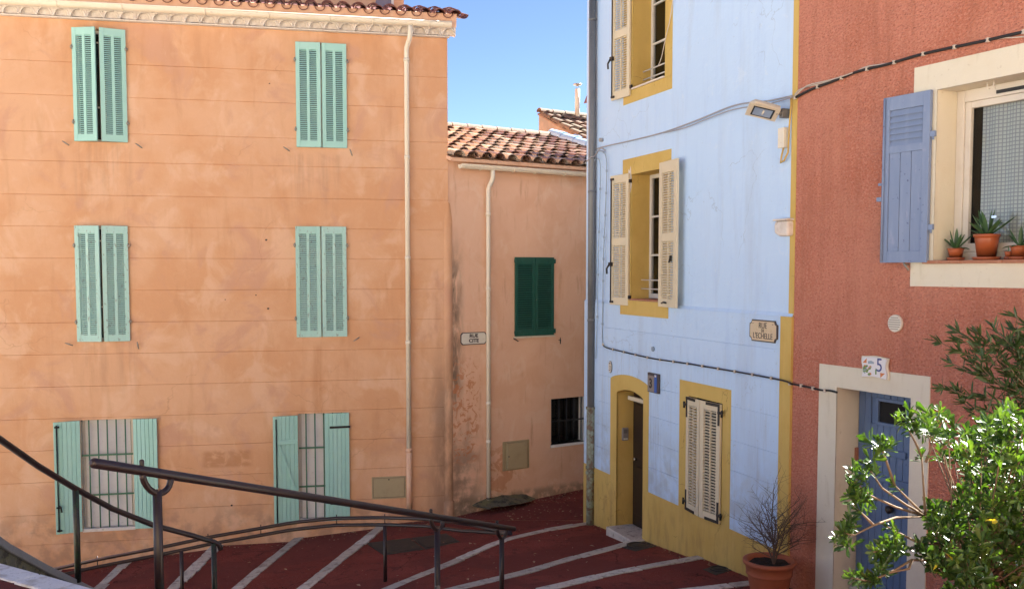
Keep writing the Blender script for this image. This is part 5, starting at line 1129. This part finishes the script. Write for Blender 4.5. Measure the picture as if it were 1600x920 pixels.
cable('pale_cable', [wp(WP, x, y, .05) for x, y in [(1242, 150), (1262, 134), (1290, 127), (1312, 121), (1332, 114)]], .006, 'cablewhite', 'short pale cable loop beside the ochre corner strip')
cable('painted_cable', [wp(WB, x, y, .04) for x, y in [(929, 238), (937, 236), (945, 240), (948, 262), (946, 330), (943, 400), (942, 470), (941, 520), (942, 540)]], .009, 'bluecable', 'blue painted cable running down beside the left shutter of the blue house', 10, 'bluecable')
cable('painted_cable', [wp(WB, x, y, .05) for x, y in [(928, 251), (934, 248), (938, 262), (937, 330), (935, 400), (933, 500), (931, 560)]], .007, 'bluecable', 'second blue painted cable close to the grey drainpipe', 5, 'bluecable')
cable('wall_cable', [wp(WB, x, y, .06) for x, y in [(942, 538), (948, 543), (980, 551), (1020, 560), (1075, 568), (1105, 573), (1170, 584), (1222, 594), (1236, 599)]], .010, 'cableblack', 'dark cable clipped along the blue wall above the arched door', 13)
cable('wall_cable', [wp(WP, x, y, .035) for x, y in [(1234, 599), (1260, 604), (1282, 609), (1296, 610), (1308, 613)]], .011, 'cableblack', 'short dark cable leading from the corner strip to the blue door', 4)
cable('tangled_cable', [wp(WB, x, y, .12) for x, y in [(914, 256), (922, 247), (930, 243), (938, 232), (946, 235)]], .009, 'cable', 'pale cable end tangled round the grey drainpipe')
cable('window_wire', [wp(WB, x, y, .03) for x, y in [(1052, -5), (1047, 30), (1040, 60), (1033, 92), (1027, 105)]], .006, 'cablewhite', 'thin white wire hanging into the top window of the blue house')
cable('telephone_wire', [WO.P(2.7, -.5, EAVE + 1.0), WO.P(3.6, -.45, EAVE + .45), WO.P(4.6, .6, EAVE + 1.2), WO.P(5.6, 1.6, EAVE + 1.4)], .005, 'cablewhite', 'thin white wire crossing the roof edge of the orange house')
Mx, u, z = wplace(WB, 1021, 545, .03); q = MB(); q.tube([(0, 0, 0), (0, -.02, 0)], .035, 14); q.tube([(0, -.02, 0), (0, -.028, 0)], .02, 12); q.build('pipe_stub', M['bluecable'], None, Mx, label='small round pipe stub on the blue wall above the dark cable', cat='pipe')
Mx, u, z = wplace(WB, 942, 219, 0); q = MB(); q.tube([(0, 0, 0), (0, -.06, 0)], .03, 10); q.build('cable_hook', M['cable'], None, Mx, label='small round wall fixing beside the grey drainpipe at the top', cat='fixing')

# ================================================================== POTS AND PLANTS
def pot_prof(r, h, rim=.12): return [(0, .02), (r * .66, .02), (r * .68, .0), (r * .90, h * (1 - rim * 1.6)), (r * .90, h * (1 - rim)), (r * 1.0, h * (1 - rim) + .002), (r * 1.0, h), (r * .93, h), (r * .88, h * .9), (0, h * .88)]
bp = dp(1205, 880, 10.45); bp.z = .60
bz = gp(1205, 876, 1.0)
PB = empty('potted_bare_shrub', Matrix.Translation((bz.x - .02, bz.y, .57)), 'large terracotta pot with a bare twiggy shrub at the corner of the two houses', 'potted plant')
q = MB(); hr, rr = .45, .285
q.lathe([(0, .0), (rr * .62, .0), (rr * .64, .02), (rr * .82, hr * .62), (rr * .83, hr * .64), (rr * .86, hr * .645), (rr * .88, hr * .66), (rr * .86, hr * .69), (rr * .9, hr * .88), (rr * .98, hr * .90), (rr, hr * .93), (rr, hr * .99), (rr * .96, hr), (rr * .88, hr), (rr * .82, hr * .93), (rr * .80, hr * .85)], 40); q.build('pot', M['pot'], PB)
q = MB(); nn = 24; vs = [(rr * .84 * k / 6 * math.cos(2 * math.pi * j / nn), rr * .84 * k / 6 * math.sin(2 * math.pi * j / nn), hr * .88 + random.uniform(-.01, .015)) for k in range(7) for j in range(nn)]
q.add(vs, [(k * nn + j, k * nn + (j + 1) % nn, (k + 1) * nn + (j + 1) % nn, (k + 1) * nn + j) for k in range(6) for j in range(nn)], 0, False); q.build('soil', M['soil'], PB)
rg = random.Random(21); q = MB(); st = MB()
def twig(p, d, L, r, dep):
    pts = [p]; n_ = 4
    for i in range(n_):
        d = (d + Vector((rg.uniform(-.16, .16), rg.uniform(-.16, .16), rg.uniform(-.05, .12)))).normalized(); pts.append(pts[-1] + d * L / n_)
    (st if dep > 2 else q).tube(pts, [r * (1 - .12 * i) for i in range(n_ + 1)], 5 if dep > 1 else 3, caps=False)
    if dep > 0:
        for i in range(1, n_ + 1):
            for _ in range(1 if dep < 3 else 2):
                s = Vector((rg.uniform(-1, 1), rg.uniform(-.8, .8), rg.uniform(-.4, .7))); nd = (d * .7 + s * 1.1).normalized(); twig(pts[i], nd, L * rg.uniform(.5, .75), r * .5, dep - 1)
for dx, dy, l_ in ((.10, .0, .50), (.42, .1, .44), (-.40, .1, .34), (.03, -.2, .42), (.22, .2, .48)): twig(Vector((.05, 0, hr * .86)), Vector((dx, dy, 1)).normalized(), l_, .011, 3)
st.build('stem', M['twig'], PB); q.build('twigs', M['twig'], PB, kind='stuff')
def blade(mb, base, d, up, L, w, curl=.3, m=0, n_=5, fold=.25):
    side_ = d.cross(up).normalized(); vs = []
    for i in range(n_ + 1):
        t = i / n_; p = base + d * L * t + up * (curl * L * t * t) ; ww_ = w * math.sin(math.pi * min(.98, .12 + t * .86)) ** .8 * (1 if t < .98 else .1); nn_ = up * (w * fold)
        vs += [p - side_ * ww_ + nn_ * (ww_ / w), p, p + side_ * ww_ + nn_ * (ww_ / w)]
    fs = []
    for i in range(n_): b = 3 * i; fs += [(b, b + 1, b + 4, b + 3), (b + 1, b + 2, b + 5, b + 4)]
    mb.add(vs, fs, m, True)
def agave(x, top, bot, r, label, nl, L, w, seed, y=.13, saucer=True, spikes=None):
    u = WP.u(x, bot, -y); z0_ = PW[2] + .012; h_ = WP.z(x, top, -y) - z0_; rg_ = random.Random(seed)
    root = empty('potted_agave' if nl > 5 else 'small_pot', WP.mat(u, y, z0_), label, 'potted plant', 'pots on the window sill')
    q = MB(); q.lathe([(a, b + .012) for a, b in pot_prof(r, h_ - .012)], 28); q.build('pot', M['potplastic'], root)
    if saucer: q = MB(); q.lathe([(0, 0), (r * .95, 0), (r * 1.08, .028), (r * 1.04, .028), (r * .9, .010), (0, .010)], 28); q.build('saucer', M['potplastic'], root)
    q = MB(); q.lathe([(r * .88, h_ * .91), (0, h_ * .93)], 16); q.build('soil', M['soil'], root)
    for i in range(nl):
        a = 2.4 * i + rg_.uniform(-.3, .3); el = R(rg_.uniform(8, 35) if i < nl * .5 else rg_.uniform(45, 82)); d = Vector((math.cos(a) * math.cos(el), math.sin(a) * math.cos(el), math.sin(el)))
        if d.y > .3: d.y *= .3; d.normalize()
        up = Vector((-d.x * d.z, -d.y * d.z, 1 - d.z ** 2)).normalized(); q = MB(); blade(q, Vector((0, 0, h_ * .92)) + Vector((math.cos(a), math.sin(a), 0)) * r * .15, d, up, L * rg_.uniform(.7, 1.1), w, rg_.choice([-.25, .1, .15]), n_=7, fold=.6)
        q.build('leaf', M['agave'], root)
    return root, h_
agave(1493, 388, 408, .075, 'small terracotta pot of agave at the left end of the window sill', 9, .19, .018, 4)
ra, rh_ = agave(1541, 366, 408, .112, 'largest sill pot, terracotta with tall agave leaves and a saucer', 13, .27, .021, 8)
agave(1576, 393, 407, .038, 'tiny terracotta pot with a dry sprig between the larger sill pots', 3, .07, .006, 5)
agave(1593, 384, 408, .080, 'terracotta pot of short agave at the right end of the window sill', 9, .17, .018, 13)
for dx, dz in ((.0, .16), (.10, .15)): q = MB(); q.box(dx - .014 - dx * .12, dx + .014 + dx * .12, -.05, -.044, rh_ + dz - .016, rh_ + dz + .012); q.build('shiny_tag', M['steel'], ra, bevel=.004)

# glossy shrub in front on the right: one leaf mesh shared by rosettes; nearest leaves are single parts
rg = random.Random(77)
def leaf_mesh(name, m, L, w, n_=4, curl=-.15):
    q = MB(); vs = []
    for i in range(n_ + 1):
        t = i / n_; ww_ = w * (.14 + 1.0 * t ** 1.15) * (max(0, 1 - max(0, (t - .62) / .38) ** 2.4)) ** .5 + w * .03
        vs += [(-ww_, L * t, .5 * ww_ + curl * L * t * t), (0, L * t, curl * L * t * t), (ww_, L * t, .38 * ww_ + curl * L * t * t)]
    fs = []
    for i in range(n_): b = 3 * i; fs += [(b, b + 1, b + 4, b + 3), (b + 1, b + 2, b + 5, b + 4)]
    q.add(vs, fs, 0, True); return q.mesh(name, m)
lms = [leaf_mesh('leaf', M['leaf'], .068, .0130, n_=6, curl=c_) for c_ in (-.28, -.1, .1)]
lmy = leaf_mesh('leaf', M['leafyellow'], .06, .013)
tips = []; bra = []
root_p = Vector((2.72, 5.05, ZT))
SH = empty('glossy_shrub', Matrix.Translation(root_p), 'sunlit glossy leaved evergreen shrub in front of the blue door at lower right', 'shrub')
def V(px, py, Y): return dp(px, py, Y) - root_p
hub = V(1446, 806, 4.95)
bra.append(([Vector((0, 0, -.05)), V(1500, 900, 5.0), V(1470, 850, 4.95), hub], [.016, .014, .012, .011]))
def br(pts, r0=.0075): bra.append((pts, [r0 * (1 - .5 * i / (len(pts) - 1)) for i in range(len(pts))]))
main = [[(1446, 806, 4.95), (1443, 760, 4.9), (1440, 712, 4.9)], [(1440, 712, 4.9), (1430, 690, 4.88), (1420, 672, 4.85)], [(1446, 722, 4.9), (1455, 700, 4.9), (1462, 668, 4.9)],
        [(1446, 806, 4.95), (1415, 788, 4.85), (1378, 762, 4.8), (1360, 735, 4.78)], [(1446, 806, 4.95), (1400, 792, 4.85), (1360, 774, 4.75), (1335, 752, 4.7)], [(1446, 806, 4.95), (1420, 780, 4.9), (1398, 758, 4.9)],
        [(1446, 806, 4.95), (1400, 808, 4.8), (1365, 820, 4.7), (1335, 835, 4.65), (1318, 832, 4.6)], [(1365, 820, 4.7), (1350, 805, 4.7), (1340, 795, 4.7)],
        [(1480, 876, 4.9), (1425, 874, 4.75), (1398, 890, 4.7), (1360, 908, 4.65), (1330, 902, 4.6)], [(1425, 874, 4.75), (1420, 888, 4.72), (1395, 893, 4.7), (1362, 905, 4.65)],
        [(1470, 850, 4.9), (1430, 845, 4.8), (1400, 830, 4.78), (1385, 822, 4.75)], [(1400, 850, 4.8), (1380, 858, 4.75), (1365, 862, 4.7)], [(1398, 758, 4.9), (1378, 700, 4.85), (1372, 690, 4.85)]]
for b in main:
    br([V(*p) for p in b]); tips.append((V(*b[-1]), (V(*b[-1]) - V(*b[-2])).normalized()))
# clumps along the lit left outline
clumps = [(1320, 830, 16), (1335, 818, 12), (1345, 762, 18), (1335, 745, 16), (1365, 748, 18), (1352, 725, 16), (1370, 700, 16), (1385, 690, 10), (1340, 900, 18), (1365, 900, 18), (1385, 870, 16), (1370, 860, 14), (1395, 845, 16), (1410, 830, 14), (1425, 845, 14), (1420, 665, 18), (1440, 655, 18), (1412, 652, 12), (1450, 672, 20), (1470, 660, 20), (1330, 780, 10), (1350, 785, 10), (1318, 842, 10), (1375, 888, 12), (1400, 862, 12)]
for x, y, s in clumps:
    for _ in range(3): tips.append((V(x + rg.uniform(-s, s), y + rg.uniform(-s, s) * .8, 4.75 + rg.uniform(-.12, .12)), Vector((rg.uniform(-.8, .3), rg.uniform(-.6, .3), rg.uniform(.2, 1))).normalized()))
near = []
# body of the shrub: rosettes spread through an uneven volume
body = []
def outline(px):                                            # top edge of the mass
    return 640 + (0 if px > 1530 else 0) + 14 * math.sin(px * .055) + 10 * math.sin(px * .13 + 1) + (max(0, 1500 - px) * .25 if px < 1500 else 0) + (8 if px > 1560 else 0)
while len(body) < 980:
    x = rg.uniform(1440, 1690); y = rg.uniform(630, 975); Y = rg.uniform(4.45, 5.75)
    if y < outline(x) + 8: continue
    lx = 1462 + 24 * math.sin(y * .035) + 16 * math.sin(y * .09 + 2)
    if x < lx: continue
    p = V(x, y, Y)
    if noise.noise((p + root_p) * 3.4) < -.12 - .1 * (y > 760): continue
    if x < 1500 and 690 < y < 800 and noise.noise((p + root_p) * 6) < .1: continue
    body.append((p, Vector((rg.uniform(-.7, .7), rg.uniform(-.9, .4), rg.uniform(.1, 1))).normalized(), x, y, Y))
for p, d, x, y, Y in body:
    if rg.random() < .16: br([V(1530 + rg.uniform(-30, 60), 930, 5.1), V((1530 + x) / 2, (930 + y) / 2, (5.1 + Y) / 2) + Vector((rg.uniform(-.05, .05), rg.uniform(-.05, .05), 0)), p], .006)
allr = [(p, d) for p, d in tips] + [(b[0], b[1]) for b in body]
leafpos = []
for p, d in allr:
    zax = d; xax = zax.cross(Vector((.3, .2, 1))).normalized(); yax = zax.cross(xax); nl = rg.randint(8, 13); s0_ = rg.uniform(.55, 1.15)
    for i in range(nl):
        a = i * 2.4 + rg.uniform(-.3, .3); el = rg.uniform(.1, 1.05) if i > 2 else rg.uniform(1.0, 1.4)
        rad = xax * math.cos(a) + yax * math.sin(a); ly = (rad * math.cos(el) + zax * math.sin(el)).normalized(); lz_ = (zax * math.cos(el) - rad * math.sin(el)).normalized(); lx_ = ly.cross(lz_)
        o_ = p + d * rg.uniform(-.045, .012); s_ = s0_ * rg.uniform(.75, 1.15)
        leafpos.append(Matrix(((lx_.x * s_, ly.x * s_, lz_.x * s_, o_.x), (lx_.y * s_, ly.y * s_, lz_.y * s_, o_.y), (lx_.z * s_, ly.z * s_, lz_.z * s_, o_.z), (0, 0, 0, 1))))
order = sorted(range(len(leafpos)), key=lambda i: (leafpos[i].translation + root_p).y); single = []; rest = []
for i in order:
    px, py = proj(leafpos[i].translation + root_p)
    (single if len(single) < 280 and px < 1600 and py < 915 and (leafpos[i].translation + root_p).y < 4.85 else rest).append(i)
for i in single: inst('leaf', lmy if rg.random() < .012 else rg.choice(lms), SH, leafpos[i])
q = MB(); srcs = [([v.co.copy() for v in me.vertices], [tuple(p.vertices) for p in me.polygons]) for me in lms]
for i in rest: vs, fs = rg.choice(srcs); q.add([leafpos[i] @ v for v in vs], fs, 0, True)
q.build('foliage', M['leafmany'], SH, kind='stuff')
for k, (pts, rs_) in enumerate(bra[:len(main) + 1]): q = MB(); q.tube(pts, rs_, 7); q.build('branch', M['branch'], SH)
q = MB()
for pts, rs_ in bra[len(main) + 1:]: q.tube(pts, rs_, 5, caps=False)
q.build('inner_branches', M['branch'], SH, kind='stuff')

# narrow leaved shrub in the shade against the terracotta wall
ro = dp(1640, 760, 7.6); OL = empty('oleander_bush', Matrix.Translation((ro.x, ro.y, ZT - .9)), 'dark narrow leaved bush leaning in from the right below the sill', 'shrub'); oo = Vector((ro.x, ro.y, ZT - .9))
rg = random.Random(31); st = []; q = MB(); lf_ = MB()
stems = [[(1660, 700, 7.6), (1610, 610, 7.6), (1570, 575, 7.55), (1530, 560, 7.5), (1500, 550, 7.5)], [(1660, 690, 7.6), (1600, 600, 7.55), (1560, 560, 7.5), (1525, 540, 7.5), (1510, 528, 7.5)], [(1665, 680, 7.6), (1605, 590, 7.6), (1580, 540, 7.55), (1552, 545, 7.5), (1542, 532, 7.5)],
         [(1665, 700, 7.6), (1600, 640, 7.5), (1550, 625, 7.45), (1510, 618, 7.4), (1495, 612, 7.4)], [(1665, 700, 7.6), (1590, 660, 7.5), (1540, 648, 7.45), (1520, 640, 7.4)], [(1670, 640, 7.6), (1620, 560, 7.6), (1590, 520, 7.6), (1583, 530, 7.6)], [(1670, 700, 7.6), (1630, 600, 7.5), (1600, 560, 7.5), (1570, 530, 7.5)], [(1670, 640, 7.5), (1640, 540, 7.5), (1625, 520, 7.5), (1606, 512, 7.5)], [(1665, 700, 7.6), (1600, 625, 7.6), (1545, 590, 7.6), (1515, 580, 7.6)], [(1665, 700, 7.6), (1600, 615, 7.5), (1560, 600, 7.5), (1535, 575, 7.5)]]
for s in stems:
    P_ = resample([dp(*p) - oo for p in s], 14); q.tube(P_, [.010 - .0005 * i for i in range(15)], 5, caps=False)
    for i in range(4, 15):
        for kk in range(6 if i < 14 else 9):
            base = P_[i] + Vector((rg.uniform(-.03, .03), rg.uniform(-.05, .05), rg.uniform(-.03, .03))); ax = (P_[min(i + 1, 14)] - P_[i - 1]).normalized()
            if kk == 0 and i % 2 == 0:
                dv = (ax + Vector((rg.uniform(-.8, .8), rg.uniform(-.8, .8), rg.uniform(-.2, .9)))).normalized(); tp = base + dv * rg.uniform(.08, .2); q.tube([P_[i], tp], [.005, .003], 4, caps=False)
                for _ in range(9): d = (dv + Vector((rg.uniform(-.9, .9), rg.uniform(-.9, .9), rg.uniform(-.7, .7)))).normalized(); up = d.cross(Vector((rg.uniform(-1, 1), rg.uniform(-1, 1), rg.uniform(-1, 1)))).normalized(); blade(lf_, tp - dv * rg.uniform(0, .05), d, up, rg.uniform(.08, .13), .0095, rg.uniform(-.15, .1), n_=3)
            d = (ax * .7 + Vector((rg.uniform(-.9, .9), rg.uniform(-.9, .9), rg.uniform(-.6, .8)))).normalized(); up = d.cross(Vector((rg.uniform(-1, 1), rg.uniform(-1, 1), rg.uniform(-1, 1)))).normalized()
            blade(lf_, base, d, up, rg.uniform(.08, .13), .0095, rg.uniform(-.15, .1), n_=3)
q.build('stems', M['branch'], OL); lf_.build('foliage', M['oleander'], OL, kind='stuff')

# ================================================================== ACROSS THE LANDING, BEHIND THE CAMERA (added for warm bounce light, seen in the panes)
WX = Wall((11, -9), (-1, 0))
HX = empty('added_bounce_house', WX.M, 'long sunlit cream house across the landing, added for warm bounce light, mirrored in the window panes', 'house')
hs = [(2 + 3.2 * i, 3.1 + 3.2 * i, z, z + 1.7) for i in range(7) for z in (3.3, 6.4, 9.3)]
mb = MB(); flat(mb, -1, 12, 0, 24, hs, 0); mb.quad((24, 0, -1), (24, 8, -1), (24, 8, 12), (24, 0, 12)); mb.quad((0, 8, -1), (0, 0, -1), (0, 0, 12), (0, 8, 12)); mb.quad((24, 8, -1), (0, 8, -1), (0, 8, 12), (24, 8, 12)); mb.build('wall', M['peachpale'], HX)
c = MB(); c.box(-.3, 24.3, -.5, 8.3, 12, 12.25); c.build('roof', M['tiledark'], HX)
for h in hs:
    c = MB(); c.box(h[0], h[1], .15, .2, h[2], h[3]); c.build('window', M['dark'], HX)
    for sg in (-1, 1): c = MB(); xx = h[0] - .55 if sg < 0 else h[1]; c.box(xx, xx + .55, -.05, -.0, h[2], h[3]); c.build('shutter', M['beige'], HX)

HL_ = empty('sun_blocker_house', WS.mat(SU + .02, 0, 0), 'plain peach house added to block the sun in the lane behind the pale blue house', 'house')  # unseen house, added to keep sun coming down the lane off the street
c = MB(); c.box(0, 3.6, -2.55, .3, -1, 8.3); c.build('wall', M['peachpale'], HL_)
c = MB(); c.box(-.1, 3.8, -2.65, .4, 8.3, 8.45); c.build('roof', M['tiledark'], HL_)
c = MB(); c.box(-.03, 0, -1.9, -1.0, 4.0, 5.6); c.build('shutter', M['mint'], HL_)
